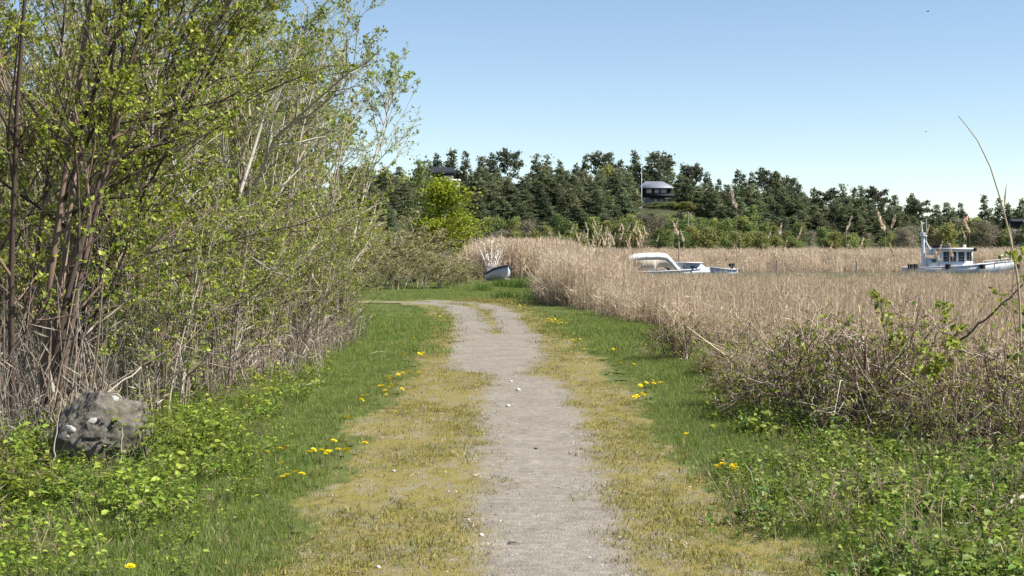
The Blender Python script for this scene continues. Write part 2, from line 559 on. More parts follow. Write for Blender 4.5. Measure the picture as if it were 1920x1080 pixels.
# ---- ground sheet
def build_ground():
    def axis(core0, core1, step, lo, hi, g):
        a_ = list(np.arange(core0, core1 + 1e-6, step))
        s = step
        while a_[-1] < hi: s *= g; a_.append(a_[-1] + s)
        s = step
        while a_[0] > lo: s *= g; a_.insert(0, a_[0] - s)
        return np.array(a_)
    xs = axis(-7, 8, 0.2, -2500, 2500, 1.09)
    ys = axis(5, 48, 0.25, -300, 4500, 1.045)
    X, Y = np.meshgrid(xs, ys)
    Z = H(X, Y)
    V = np.stack([X, Y, Z], -1).reshape(-1, 3)
    nx = len(xs); ny = len(ys)
    i = np.arange(nx * ny).reshape(ny, nx)
    F = np.stack([i[:-1, :-1], i[:-1, 1:], i[1:, 1:], i[1:, :-1]], -1).reshape(-1, 4)
    soil = np.array([0.075, 0.07, 0.035]); verge = np.array([0.30, 0.245, 0.115]); litter = np.array([0.17, 0.13, 0.09])
    turf = np.array([0.10, 0.12, 0.035]); forest = np.array([0.055, 0.06, 0.028]); mud = np.array([0.12, 0.10, 0.07])
    x = V[:, 0]; y = V[:, 1]
    nz = fbm(x * 0.8, y * 0.8, 21, 3)[:, None]
    C = np.tile(turf, (len(V), 1))
    inv = sstep(-0.25, 0.2, np.minimum(x - verge_l(y), verge_r(y) - x) + (nz[:, 0] - 0.5) * 0.7) * sstep(50, 42, y)
    C = C * (1 - inv[:, None]) + verge * inv[:, None]
    thick = sstep(0.2, -0.8, x - grass_l(y)) * sstep(40, 30, y)
    C = C * (1 - thick[:, None]) + litter * 0.8 * thick[:, None]
    rs = sstep(0, 1.0, x - grass_r(y)) * sstep(8, 14, y)
    C = C * (1 - rs[:, None]) + litter * rs[:, None]
    far = sstep(58, 70, y)
    C = C * (1 - far[:, None]) + litter * 1.1 * far[:, None]
    hl = sstep(225, 260, y)
    C = C * (1 - hl[:, None]) + forest * (0.7 + 0.6 * nz) * hl[:, None]
    g = link('ground', mesh('ground', V, F, M['ground'], C, True))
    tag(g, None, None, None, 'structure')


build_ground()

# ---- path sheet: bare gravel in the middle, worn mossy verges, fading into turf
def build_path():
    xs = np.arange(-7.2, 3.2, 0.06)
    ys = [5.2]
    while ys[-1] < 47: ys.append(ys[-1] + 0.06 + 0.0025 * (ys[-1] - 5))
    ys = np.array(ys)
    X, Y = np.meshgrid(xs, ys)
    nx = len(xs); ny = len(ys)
    pin = path_in(X, Y, 0.0)
    out = np.minimum(X - verge_l(Y), verge_r(Y) - X)
    out = np.where(Y > 38, -1, out)
    out = np.maximum(out, pin + 0.25) + (fbm(X * 1.1, Y * 0.9, 23, 3) - 0.5) * 0.5 + (fbm(X * 4, Y * 2.6, 27, 3) - 0.5) * 0.5
    keepv = out > -0.45
    keep = keepv[:-1, :-1] & keepv[1:, 1:] & keepv[:-1, 1:] & keepv[1:, :-1]
    i = np.arange(nx * ny).reshape(ny, nx)
    F = np.stack([i[:-1, :-1], i[:-1, 1:], i[1:, 1:], i[1:, :-1]], -1)[keep]
    used = np.unique(F)
    remap = np.full(nx * ny, -1); remap[used] = np.arange(len(used))
    x = X.ravel()[used]; y = Y.ravel()[used]
    z = H(x, y) + 0.014 + (fbm(x * 4, y * 4, 8, 2) - 0.5) * 0.008
    moss = np.clip(0.5 - pin.ravel()[used] * 1.7, 0, 1)
    turf = sstep(-0.12, -0.42, out.ravel()[used])
    C = np.stack([moss, turf, np.zeros_like(moss)], -1)
    p = link('path', mesh('path', np.stack([x, y, z], -1), remap[F], M['gravel'], C, True))
    tag(p, None, None, None, 'structure')


build_path()

# ---- water of the mooring channel
wv = [(3.0, 82, -0.72), (160, 82, -0.72), (160, 152, -0.72), (3.0, 152, -0.72)]
w = link('water', mesh('water', wv, np.array([[0, 1, 2, 3]]), M['water']))
tag(w, None, None, None, 'structure')


# ------------------------------------------------------------------ scattering of uncountable plants
def scatter(name, pts, variants, rng, label, cat, smin=0.8, smax=1.2, tilt=0.15, sz=None, scale=None):
    """one object of kind 'stuff': its vertices carry instances of the variant meshes"""
    pts = np.asarray(pts, float)
    n = len(pts)
    me = bpy.data.meshes.new(name)
    me.vertices.add(n)
    me.vertices.foreach_set('co', pts.astype(np.float32).ravel())
    rot = np.stack([rng.normal(0, tilt, n), rng.normal(0, tilt, n), rng.uniform(0, TAU, n)], -1)
    s = rng.uniform(smin, smax, n) if scale is None else np.asarray(scale)
    scl = np.stack([s, s, s * (rng.uniform(*sz, n) if sz else 1)], -1)
    for nm, ty, dat in (('rot', 'FLOAT_VECTOR', rot), ('scl', 'FLOAT_VECTOR', scl)):
        at = me.attributes.new(nm, ty, 'POINT')
        at.data.foreach_set('vector', dat.astype(np.float32).ravel())
    at = me.attributes.new('vi', 'INT', 'POINT')
    at.data.foreach_set('value', rng.integers(0, len(variants), n).astype(np.int32))
    vc = bpy.data.collections.new(name + '_variants')
    for k, vm in enumerate(variants):
        vo = bpy.data.objects.new(name + '_clump', vm)
        vc.objects.link(vo)
    o = link(name, me)
    ng = bpy.data.node_groups.new(name + '_scatter', 'GeometryNodeTree')
    ng.interface.new_socket('Geometry', in_out='INPUT', socket_type='NodeSocketGeometry')
    ng.interface.new_socket('Geometry', in_out='OUTPUT', socket_type='NodeSocketGeometry')
    N = ng.nodes
    gi = N.new('NodeGroupInput'); go = N.new('NodeGroupOutput')
    ip = N.new('GeometryNodeInstanceOnPoints')
    ci = N.new('GeometryNodeCollectionInfo')
    ci.inputs['Collection'].default_value = vc
    ci.inputs['Separate Children'].default_value = True
    ci.inputs['Reset Children'].default_value = True
    ip.inputs['Pick Instance'].default_value = True

    def na(nm, ty):
        q = N.new('GeometryNodeInputNamedAttribute'); q.data_type = ty
        q.inputs['Name'].default_value = nm
        return q.outputs['Attribute']
    L = ng.links
    L.new(gi.outputs[0], ip.inputs['Points'])
    L.new(ci.outputs[0], ip.inputs['Instance'])
    L.new(na('vi', 'INT'), ip.inputs['Instance Index'])
    L.new(na('rot', 'FLOAT_VECTOR'), ip.inputs['Rotation'])
    L.new(na('scl', 'FLOAT_VECTOR'), ip.inputs['Scale'])
    L.new(ip.outputs[0], go.inputs[0])
    md = o.modifiers.new('scatter', 'NODES')
    md.node_group = ng
    tag(o, label, cat, None, 'stuff')
    return o


def blades(rng, n, spread, hmin, hmax, wid, lean, cols, segs=2, mat=None, name='blades'):
    """a tuft of tapering bent blades"""
    base = rng.normal(0, spread, (n, 2))
    h = rng.uniform(hmin, hmax, n)
    az = rng.uniform(0, TAU, n)
    ln = np.abs(rng.normal(0, lean, n)) + 0.05
    w_ = wid * rng.uniform(0.6, 1.3, n)
    t = np.linspace(0, 1, segs + 1)
    out = np.stack([np.cos(az), np.sin(az)], -1)
    face = az + rng.normal(np.pi / 2, 0.6, n)
    sd = np.stack([np.cos(face), np.sin(face)], -1)
    V = []; F3 = []; F4 = []
    C = []
    nv = 2 * segs + 1
    cc = cols[rng.integers(0, len(cols), n)] * rng.uniform(0.75, 1.25, (n, 1))
    arr = np.zeros((n, nv, 3))
    for s in range(segs):
        tt = t[s]
        cx = base + out * (ln * h * tt ** 1.6)[:, None]
        z = h * np.sin(np.clip(tt * (1.55 - 0.3 * ln), 0, 1.57)) / 1.0 if False else h * tt * (1 - 0.35 * ln * tt)
        ww = (w_ * (1 - 0.55 * tt))[:, None]
        arr[:, 2 * s, :2] = cx - sd * ww / 2; arr[:, 2 * s, 2] = z
        arr[:, 2 * s + 1, :2] = cx + sd * ww / 2; arr[:, 2 * s + 1, 2] = z
    cx = base + out * (ln * h)[:, None]
    arr[:, -1, :2] = cx; arr[:, -1, 2] = h * (1 - 0.35 * ln)
    arr[:, 0:2, 2] -= 0.01
    b0 = (np.arange(n) * nv)[:, None]
    F4 = np.concatenate([b0 + np.array([[2 * s, 2 * s + 1, 2 * s + 3, 2 * s + 2]]) for s in range(segs - 1)]) if segs > 1 else np.zeros((0, 4), int)
    F3 = b0 + np.array([[2 * segs - 2, 2 * segs - 1, 2 * segs]])
    C = np.repeat(cc, nv, 0)
    return mesh(name, arr.reshape(-1, 3), [F4, F3] if len(F4) else [F3], mat, C)


def leaf_geo(pos, d, nrm, L, W, shape=4):
    """leaf blades: pos (n,3) base, d direction, nrm rough normal, L,W sizes"""
    d = unit(d); s = unit(np.cross(d, nrm)); u = np.cross(s, d)
    n = len(pos)
    L = np.broadcast_to(L, n)[:, None]; W = np.broadcast_to(W, n)[:, None]
    if shape == 4:
        V = np.stack([pos, pos + d * L * 0.45 + s * W / 2 + u * W * 0.15, pos + d * L, pos + d * L * 0.45 - s * W / 2 + u * W * 0.15], 1)
        b0 = (np.arange(n) * 4)[:, None]
        F = np.concatenate([b0 + np.array([[0, 1, 2]]), b0 + np.array([[0, 2, 3]])])
        return V.reshape(-1, 3), F, 4
    V = np.stack([pos, pos + d * L * 0.3 + s * W / 2 + u * W * 0.2, pos + d * L * 0.7 + s * W * 0.36 + u * W * 0.12,
                  pos + d * L - u * L * 0.12, pos + d * L * 0.7 - s * W * 0.36 + u * W * 0.12, pos + d * L * 0.3 - s * W / 2 + u * W * 0.2,
                  pos + d * L * 0.5], 1)
    b0 = (np.arange(n) * 7)[:, None]
    F = np.concatenate([b0 + np.array([q]) for q in ([0, 1, 6], [1, 2, 6], [2, 3, 6], [3, 4, 6], [4, 5, 6], [5, 0, 6])])
    return V.reshape(-1, 3), F, 7


def weed_clump(seed, h, n_st, cols, leafL=0.055, spread=0.10):
    rng = np.random.default_rng(seed)
    g = G()
    base = np.c_[rng.normal(0, spread, (n_st, 2)), np.zeros(n_st) - 0.01]
    ang = rng.uniform(0, TAU, n_st); ln = rng.uniform(0.05, 0.6, n_st); hh = h * rng.uniform(0.5, 1.1, n_st)
    tip = base + np.c_[np.cos(ang) * ln * hh, np.sin(ang) * ln * hh, hh]
    mid = (base + tip) / 2 + np.c_[rng.normal(0, 0.01, (n_st, 2)), hh * 0.06]
    P = np.stack([base, mid, tip], 1)
    V, F = tubes(P, np.tile([0.0025, 0.002, 0.001], (n_st, 1)), 3)
    g.add(V, F, cols[0] * 0.7)
    m = 7
    si = np.repeat(np.arange(n_st), m)
    t = rng.uniform(0.35, 1.0, len(si))
    pos = base[si] * (1 - t[:, None]) + tip[si] * t[:, None]
    a_ = rng.uniform(0, TAU, len(si))
    d = np.c_[np.cos(a_), np.sin(a_), rng.normal(0.12, 0.28, len(si))]
    nrm = unit(np.c_[rng.normal(0, 0.35, (len(si), 2)), np.ones(len(si))])
    L = leafL * rng.uniform(0.6, 1.3, len(si))
    V, F, k = leaf_geo(pos, d, nrm, L, L * rng.uniform(0.5, 0.75, len(si)), 6)
    c = cols[rng.integers(0, len(cols), len(si))] * rng.uniform(0.75, 1.25, (len(si), 1))
    g.add(V, F, np.repeat(c, k, 0))
    return g.mesh('weed_clump', M['weed'])


def inside_view(x, y, mpx=60):
    px = 960 + F_PX * x / y
    return (px > -mpx) & (px < 1920 + mpx)


def rand_pts(rng, x0, x1, y0, y1, n):
    return rng.uniform(x0, x1, n), rng.uniform(y0, y1, n)


def put(x, y, dz=0.0):
    return np.stack([x, y, H(x, y) + dz], -1)


GREEN = np.array([[0.150, 0.235, 0.038], [0.185, 0.265, 0.047], [0.120, 0.195, 0.035], [0.27, 0.285, 0.09]])
DRYG = np.array([[0.28, 0.225, 0.095], [0.265, 0.235, 0.060], [0.235, 0.225, 0.045], [0.33, 0.265, 0.145], [0.17, 0.19, 0.038], [0.28, 0.255, 0.050], [0.14, 0.17, 0.034], [0.22, 0.175, 0.09]])
WEED = np.array([[0.235, 0.305, 0.036], [0.190, 0.255, 0.034], [0.295, 0.350, 0.050], [0.150, 0.210, 0.032]])


def build_grass():
    rng = np.random.default_rng(11)
    gr = np.vstack([GREEN, GREEN, [[0.32, 0.28, 0.15]]])
    tall = [blades(np.random.default_rng(100 + i), 34, 0.045, 0.05, 0.14, 0.0055, 0.45, gr, 2, M['grass'], 'grass_tuft') for i in range(5)]
    far_t = [blades(np.random.default_rng(120 + i), 40, 0.11, 0.07, 0.17, 0.013, 0.45, gr, 1, M['grass'], 'grass_tuft') for i in range(4)]
    short = [blades(np.random.default_rng(140 + i), 30, 0.045, 0.010, 0.036, 0.0065, 0.9, DRYG, 1, M['moss'], 'moss_tuft') for i in range(5)]
    shortf = [blades(np.random.default_rng(160 + i), 34, 0.10, 0.012, 0.045, 0.014, 0.9, DRYG[[1, 2, 3, 4]], 1, M['moss'], 'moss_tuft') for i in range(4)]
    out_n, out_f, mo_n, mo_f = [], [], [], []
    # green turf: between verge and thicket / reeds
    for (y0, y1, dens, bag) in ((5.8, 10, 520, out_n), (10, 15, 330, out_n), (15, 22, 190, out_n), (22, 34, 85, out_f), (34, 76, 34, out_f)):
        x0, x1 = -9.5, 6.5
        n = int((x1 - x0) * (y1 - y0) * dens)
        x, y = rand_pts(rng, x0, x1, y0, y1, n)
        d = np.maximum(verge_l(y) - x, x - verge_r(y))
        out = np.maximum(grass_l(y) - x, x - grass_r(y))
        nz = fbm(x * 1.3, y * 1.3, 31, 3)
        nz3 = fbm(x * 3.6, y * 2.6, 37, 3)
        p = sstep(-0.35, 0.6, d + (nz - 0.5) * 1.0 + (nz3 - 0.5) * 1.0) ** 1.2 * sstep(1.1, 0.0, out + (nz - 0.5) * 0.6)
        p = np.where((y > 40), np.maximum(p, 0.9 * (x < 1.5) * sstep(41, 46, y)), p)
        p = p * (path_in(x, y) < -0.05) * (0.55 + 0.6 * nz)
        k = (rng.random(n) < p) & inside_view(x, y)
        bag.append(put(x[k], y[k]))
    for (y0, y1, dens, bag) in ((5.8, 10, 620, mo_n), (10, 15, 420, mo_n), (15, 24, 230, mo_n), (24, 46, 70, mo_f)):
        x0, x1 = -4.5, 3.0
        n = int((x1 - x0) * (y1 - y0) * dens)
        x, y = rand_pts(rng, x0, x1, y0, y1, n)
        d = np.minimum(x - verge_l(y), verge_r(y) - x)
        nz = fbm(x * 2.2, y * 1.4, 41, 4); nz2 = fbm(x * 0.9, y * 0.7, 47, 2)
        pin = path_in(x, y)
        p = sstep(-0.55, 0.0, d + (nz - 0.5) * 0.9) * np.clip(0.14 + sstep(0.36, 0.60, 0.65 * nz + 0.35 * nz2), 0, 1) * sstep(0.10, -0.15, pin)
        k = (rng.random(n) < p) & inside_view(x, y)
        bag.append(put(x[k], y[k]))
    P = np.vstack(out_n); Q = np.vstack(out_f); A = np.vstack(mo_n); B = np.vstack(mo_f)
    def hs(P, lo, hi):   # patchy grass height
        return lo + (hi - lo) * fbm(P[:, 0] * 0.9, P[:, 1] * 0.9, 71, 3) + rng.normal(0, 0.08, len(P))
    scatter('grass', P, tall, rng, 'short green grass growing along both sides of the path', 'grass', tilt=0.12, scale=np.clip(hs(P, 0.2, 1.2) * (0.38 + 0.62 * sstep(0.0, 0.9, np.maximum(verge_l(P[:, 1]) - P[:, 0], P[:, 0] - verge_r(P[:, 1])))), 0.22, 1.5))
    scatter('distant_grass', Q, far_t, rng, 'green grass around the far bend of the path', 'grass', tilt=0.12, scale=np.clip(hs(Q, 0.25, 0.95) * np.interp(Q[:, 1], [30, 37, 41, 46], [1.0, 0.7, 0.45, 0.8]), 0.2, 1.2))
    scatter('verge_moss', A, short, rng, 'short yellowish moss and worn grass along the gravel', 'moss', 0.7, 1.3, 0.2)
    scatter('distant_verge_moss', B, shortf, rng, 'yellowish worn grass between and beside the far wheel tracks', 'moss', 0.7, 1.3, 0.2)
    print('grass', len(P), len(Q), len(A), len(B))


build_grass()


def build_weeds():
    rng = np.random.default_rng(12)
    dk = WEED * [0.75, 0.85, 1.0]
    tuft = [blades(np.random.default_rng(260 + i), 26, 0.05, 0.07, 0.22, 0.006, 0.5, np.vstack([GREEN, [[0.36, 0.30, 0.17]]]), 2, M['weed'], 'grass_tuft') for i in range(3)]
    dead = [reed_clump(270 + i, 7, 0.30, 0.0028, 0.08, BRN, 0.35, 2) for i in range(2)]
    var = [weed_clump(200, 0.15, 14, WEED, 0.022, 0.11), weed_clump(201, 0.17, 11, dk, 0.036), weed_clump(202, 0.13, 12, WEED, 0.028, 0.12), weed_clump(203, 0.24, 6, WEED, 0.048), weed_clump(204, 0.30, 4, dk, 0.040, 0.06),
           weed_clump(205, 0.12, 14, WEED * [1.15, 1.05, 1], 0.018, 0.12)] + tuft + dead
    lush = [weed_clump(220, 0.26, 9, WEED, 0.036, 0.09), weed_clump(221, 0.20, 12, dk, 0.026, 0.10), weed_clump(222, 0.34, 6, WEED, 0.050, 0.07), weed_clump(223, 0.16, 13, WEED, 0.020, 0.12)] + tuft + dead[:1]
    # right bank
    n = 7600
    x, y = rand_pts(rng, 1.2, 5.2, 6.4, 15.5, n)
    nz = fbm(x * 1.7, y * 1.7, 51, 4)
    lim = np.interp(x, [2.4, 2.8, 3.4, 4.0], [15.0, 13.2, 11.6, 10.6])
    p = sstep(-0.4, 0.7, x - grass_r(y) + (nz - 0.5) * 2.0) * (0.12 + sstep(0.32, 0.66, nz)) * sstep(0.6, -0.6, y - lim + (nz - .5) * 2) + 0.10 * (x > grass_r(y))
    k = (rng.random(n) < p * 0.9) & inside_view(x, y)
    scatter('ground_cover', put(x[k], y[k]), var, rng, 'low bright green leafy weeds covering the bank at lower right', 'weeds', tilt=0.2, scale=np.clip(0.45 + 0.9 * fbm(x[k] * 1.1, y[k] * 1.1, 57, 3) + rng.normal(0, .12, k.sum()), 0.4, 1.5))
    # left bank, around the boulder
    n = 6800
    x, y = rand_pts(rng, -6.0, -0.8, 6.4, 20, n)
    nz = fbm(x * 1.6, y * 1.6, 53, 4)
    p = sstep(0.65, -0.1, x - grass_l(y) + (nz - 0.5) * 1.4) * (0.25 + sstep(0.3, 0.6, nz)) * sstep(-2.6, -1.6, x - grass_l(y)) * sstep(20, 12, y)
    p = p * np.where((np.abs(x + 3.05) < 0.42) & (y > 9.5) & (y < 11.2), 0.25, 1.0)
    k = (rng.random(n) < p) & inside_view(x, y)
    scatter('leafy_weeds', put(x[k], y[k]), lush, rng, 'lush green leafy weeds along the foot of the left thicket', 'weeds', tilt=0.2, scale=np.clip(0.4 + 0.8 * fbm(x[k] * 1.1, y[k] * 1.1, 58, 3) + rng.normal(0, .12, k.sum()), 0.35, 1.3))
    # the tall leafy clump beside the boulder
    for px, py, sc, lab in ((325, 880, 1.5, 'tall leafy green plant clump directly right of the boulder'), (395, 868, 1.35, 'leafy green plant clump next right, nearer the grass'), (285, 900, 0.8, 'small leafy plant clump at the foot of the boulder'), (30, 960, 1.2, 'leafy green plant clump in the lower left corner'), (140, 960, 1.0, 'leafy green plant clump below the boulder'), (230, 985, 0.9, 'leafy plant clump nearest the grass below the boulder')):
        x, d = GX(px, py)
        t = thing('leafy_plant', (x, d, float(H(x, d))), lab, 'plant', 'leafy plants by the boulder', px, sc)
        link('foliage', weed_clump(240 + px, 0.34, 34, WEED * [0.9, 0.95, 1], 0.038, 0.15), t)



# ------------------------------------------------------------------ dry reeds
TAN = np.array([[0.62, 0.50, 0.35], [0.54, 0.42, 0.29], [0.72, 0.59, 0.43], [0.44, 0.34, 0.235], [0.58, 0.48, 0.36]])
BRN = np.array([[0.36, 0.27, 0.19], [0.26, 0.19, 0.135], [0.45, 0.36, 0.26]])


def reed_clump(seed, n, h, r, spread, cols=TAN, lean=0.10, leafy=2, plume=0.0):
    rng = np.random.default_rng(seed)
    g = G()
    b = np.c_[rng.normal(0, spread, (n, 2)), np.full(n, -0.05)]
    hh = h * rng.uniform(0.55, 1.12, n)
    az = rng.uniform(0, TAU, n); ln = np.abs(rng.normal(0, lean, n))
    brk = rng.random(n) < 0.16          # broken stems lie over
    ln = np.where(brk, rng.uniform(0.4, 1.1, n), ln); hh = np.where(brk, hh * 0.6, hh)
    o = np.c_[np.cos(az), np.sin(az), np.zeros(n)]
    tip = b + o * (ln * hh)[:, None] + np.c_[np.zeros((n, 2)), hh]
    mid = b + o * (ln * hh * 0.35)[:, None] + np.c_[np.zeros((n, 2)), hh * 0.55]
    P = np.stack([b, mid, tip], 1)
    V, F = tubes(P, np.tile([r, r * 0.85, r * 0.35], (n, 1)) * rng.uniform(0.7, 1.3, (n, 1)), 3)
    c = cols[rng.integers(0, len(cols), n)] * rng.uniform(0.75, 1.2, (n, 1))
    g.add(V, F, np.repeat(c, 9, 0))
    if leafy:
        si = np.repeat(np.arange(n), leafy)
        t = rng.uniform(0.2, 0.95, len(si))[:, None]
        pos = b[si] * (1 - t) + tip[si] * t
        a2 = rng.uniform(0, TAU, len(si))
        d = np.c_[np.cos(a2), np.sin(a2), rng.uniform(0.1, 1.4, len(si))]
        L = rng.uniform(0.15, 0.42, len(si)) * (h / 1.5)
        V, F, k = leaf_geo(pos, d, rnd_dirs(rng, len(si)), L, 2.6 * r, 4)
        c = cols[rng.integers(0, len(cols), len(si))] * rng.uniform(0.8, 1.25, (len(si), 1))
        g.add(V, F, np.repeat(c, k, 0))
    return g.mesh('reed_clump', M['reed'])


build_weeds()


def build_reeds():
    rng = np.random.default_rng(13)
    near = [reed_clump(300 + i, 20, 1.25, 0.0068, 0.16, leafy=2, lean=0.07) for i in range(4)] + [reed_clump(306, 24, 1.05, 0.005, 0.2, leafy=3, lean=0.2), reed_clump(307, 8, 1.45, 0.0085, 0.12, leafy=1, lean=0.05)]
    tallv = [reed_clump(320 + i, 24, 2.05, 0.0070, 0.20, lean=0.06, leafy=3) for i in range(4)]
    farv = [reed_clump(340 + i, 34, 2.3, 0.020, 0.55, lean=0.05, leafy=2) for i in range(4)]
    # bed right of the path
    n = 26000
    x, y = rand_pts(rng, 0.5, 26, 13, 62, n)
    nz = fbm(x * 0.6, y * 0.6, 61, 3)
    e_ = np.interp(y, [13, 16, 20, 24, 33, 40, 46, 62], [4.6, 4.2, 3.6, 3.2, 2.55, 1.75, 1.05, 1.6])
    p = sstep(15.2, 16.6, y + (nz - .5) * 2) * sstep(-0.3, 0.6, x - e_ + (nz - 0.5) * 1.1) * np.interp(y, [13, 25, 62], [1.0, 0.9, 0.5])
    k = (rng.random(n) < p) & inside_view(x, y)
    x, y = x[k], y[k]
    px = 960 + F_PX * x / y
    s = np.interp(px, [1000, 1120, 1180, 1300, 2000], [1.12, 1.15, 0.95, 0.86, 0.86])
    s = s * (0.60 + 0.80 * fbm(x * 0.7, y * 0.5, 63, 4)) + rng.normal(0, 0.06, len(x))
    s = s * (0.72 + 0.28 * sstep(0, 2.2, x - np.interp(y, [13, 16, 20, 24, 33, 40, 46, 62], [4.6, 4.2, 3.6, 3.2, 2.55, 1.75, 1.05, 1.6])))
    scatter('reed_bed', put(x, y), near, rng, 'dense bed of dry tan reeds right of the path', 'reeds', tilt=0.06, scale=np.clip(s, 0.4, 1.5))
    # broken reeds lying along the front of the bed
    n = 2600
    x, y = rand_pts(rng, 1.8, 6.0, 11.2, 30, n)
    e2 = np.interp(y, [11, 13, 15, 18, 22, 26, 30], [4.2, 3.5, 2.9, 2.75, 2.75, 2.65, 2.4])
    p = sstep(21, 17, y) * sstep(-0.1, 0.35, x - e2) * sstep(1.6, 0.5, x - e2) * (0.1 + sstep(.35, .65, fbm(x * 1.5, y * 1.5, 68, 3)))
    k = rng.random(n) < p
    fal = [reed_clump(390 + i, 9, 0.7, 0.0065, 0.2, TAN, 0.6, 2) for i in range(4)]
    scatter('fallen_reeds', put(x[k], y[k]), fal, rng, 'broken pale reed stalks leaning along the front of the bed', 'reeds', 0.4, 0.95, 0.2)
    # taller reeds at the far end of the near bed
    n = 2600
    x, y = rand_pts(rng, 1.0, 6.5, 40, 62, n)
    px = 960 + F_PX * x / y
    p = sstep(1010, 1060, px) * sstep(1185, 1140, px)
    k = rng.random(n) < p * 0.75
    x, y = x[k], y[k]
    scatter('tall_reeds', put(x, y), tallv, rng, 'taller pale reeds at the far end of the bed', 'reeds', 0.52, 0.86, 0.05)
    # belt behind the small covered boat
    n = 3800
    x, y = rand_pts(rng, -9, 7, 76, 100, n)
    p = np.where(x > 4, sstep(84, 80, y), 1.0)
    px = 960 + F_PX * x / y
    p = p * sstep(875, 930, px) * sstep(1190, 1140, px)
    k = rng.random(n) < p
    x, y = x[k], y[k]
    scatter('middle_reeds', put(x, y), [reed_clump(360 + i, 30, 2.15, 0.013, 0.34, lean=0.06) for i in range(4)], rng, 'belt of tan reeds behind the small covered boat', 'reeds', 0.72, 1.02, 0.04)
    # beyond the channel
    n = 14000
    x, y = rand_pts(rng, -12, 95, 141, 250, n)
    nz = fbm(x * 0.15, y * 0.15, 65, 3)
    p = np.interp(y, [141, 155, 250], [1.0, 0.9, 0.6])
    k = (rng.random(n) < p) & inside_view(x, y) & (960 + F_PX * x / y > 900)
    x, y = x[k], y[k]
    scatter('far_reeds', put(x, y), farv, rng, 'wide far reed bed beyond the moored boats', 'reeds', 0.58, 0.86, 0.03)
    # green sedge edge of the channel in front of the boats
    n = 6000
    x, y = rand_pts(rng, 5, 40, 68, 86, n)
    k = inside_view(x, y) & (960 + F_PX * x / y > 1150)
    sedge = [blades(np.random.default_rng(380 + i), 60, 0.35, 0.3, 0.70, 0.03, 0.25, np.vstack([GREEN[:2] * 0.8, TAN[:3] * 0.8]), 1, M['grass'], 'sedge_tuft') for i in range(3)]
    scatter('channel_sedge', put(x[k], y[k], 0.0), sedge, rng, 'green sedge fringe at the edge of the mooring channel', 'sedge', 1.0, 1.42, 0.05)


build_reeds()


# ------------------------------------------------------------------ woody plants
def interp_poly(P, idx, t):
    """point and tangent at t in [0,1] on polyline idx"""
    n = P.shape[1]
    f = t * (n - 1); i = np.clip(np.floor(f).astype(int), 0, n - 2); u = (f - i)[:, None]
    a_ = P[idx, i]; b_ = P[idx, i + 1]
    return a_ * (1 - u) + b_ * u, unit(b_ - a_)


def grow(rng, start, d, length, npts, trop, wob):
    N = len(start)
    P = np.zeros((N, npts, 3)); P[:, 0] = start
    st = (length / (npts - 1))[:, None]
    d = unit(d)
    for i in range(1, npts):
        d = unit(d + rng.normal(0, wob, (N, 3)) + np.asarray(trop)[None, :])
        P[:, i] = P[:, i - 1] + d * st
    return P


def resample(poly, n):
    poly = np.asarray(poly, float)
    s = np.r_[0, np.cumsum(np.linalg.norm(np.diff(poly, axis=0), axis=1))]
    t = np.linspace(0, s[-1], n)
    return np.stack([np.interp(t, s, poly[:, k]) for k in range(3)], -1)


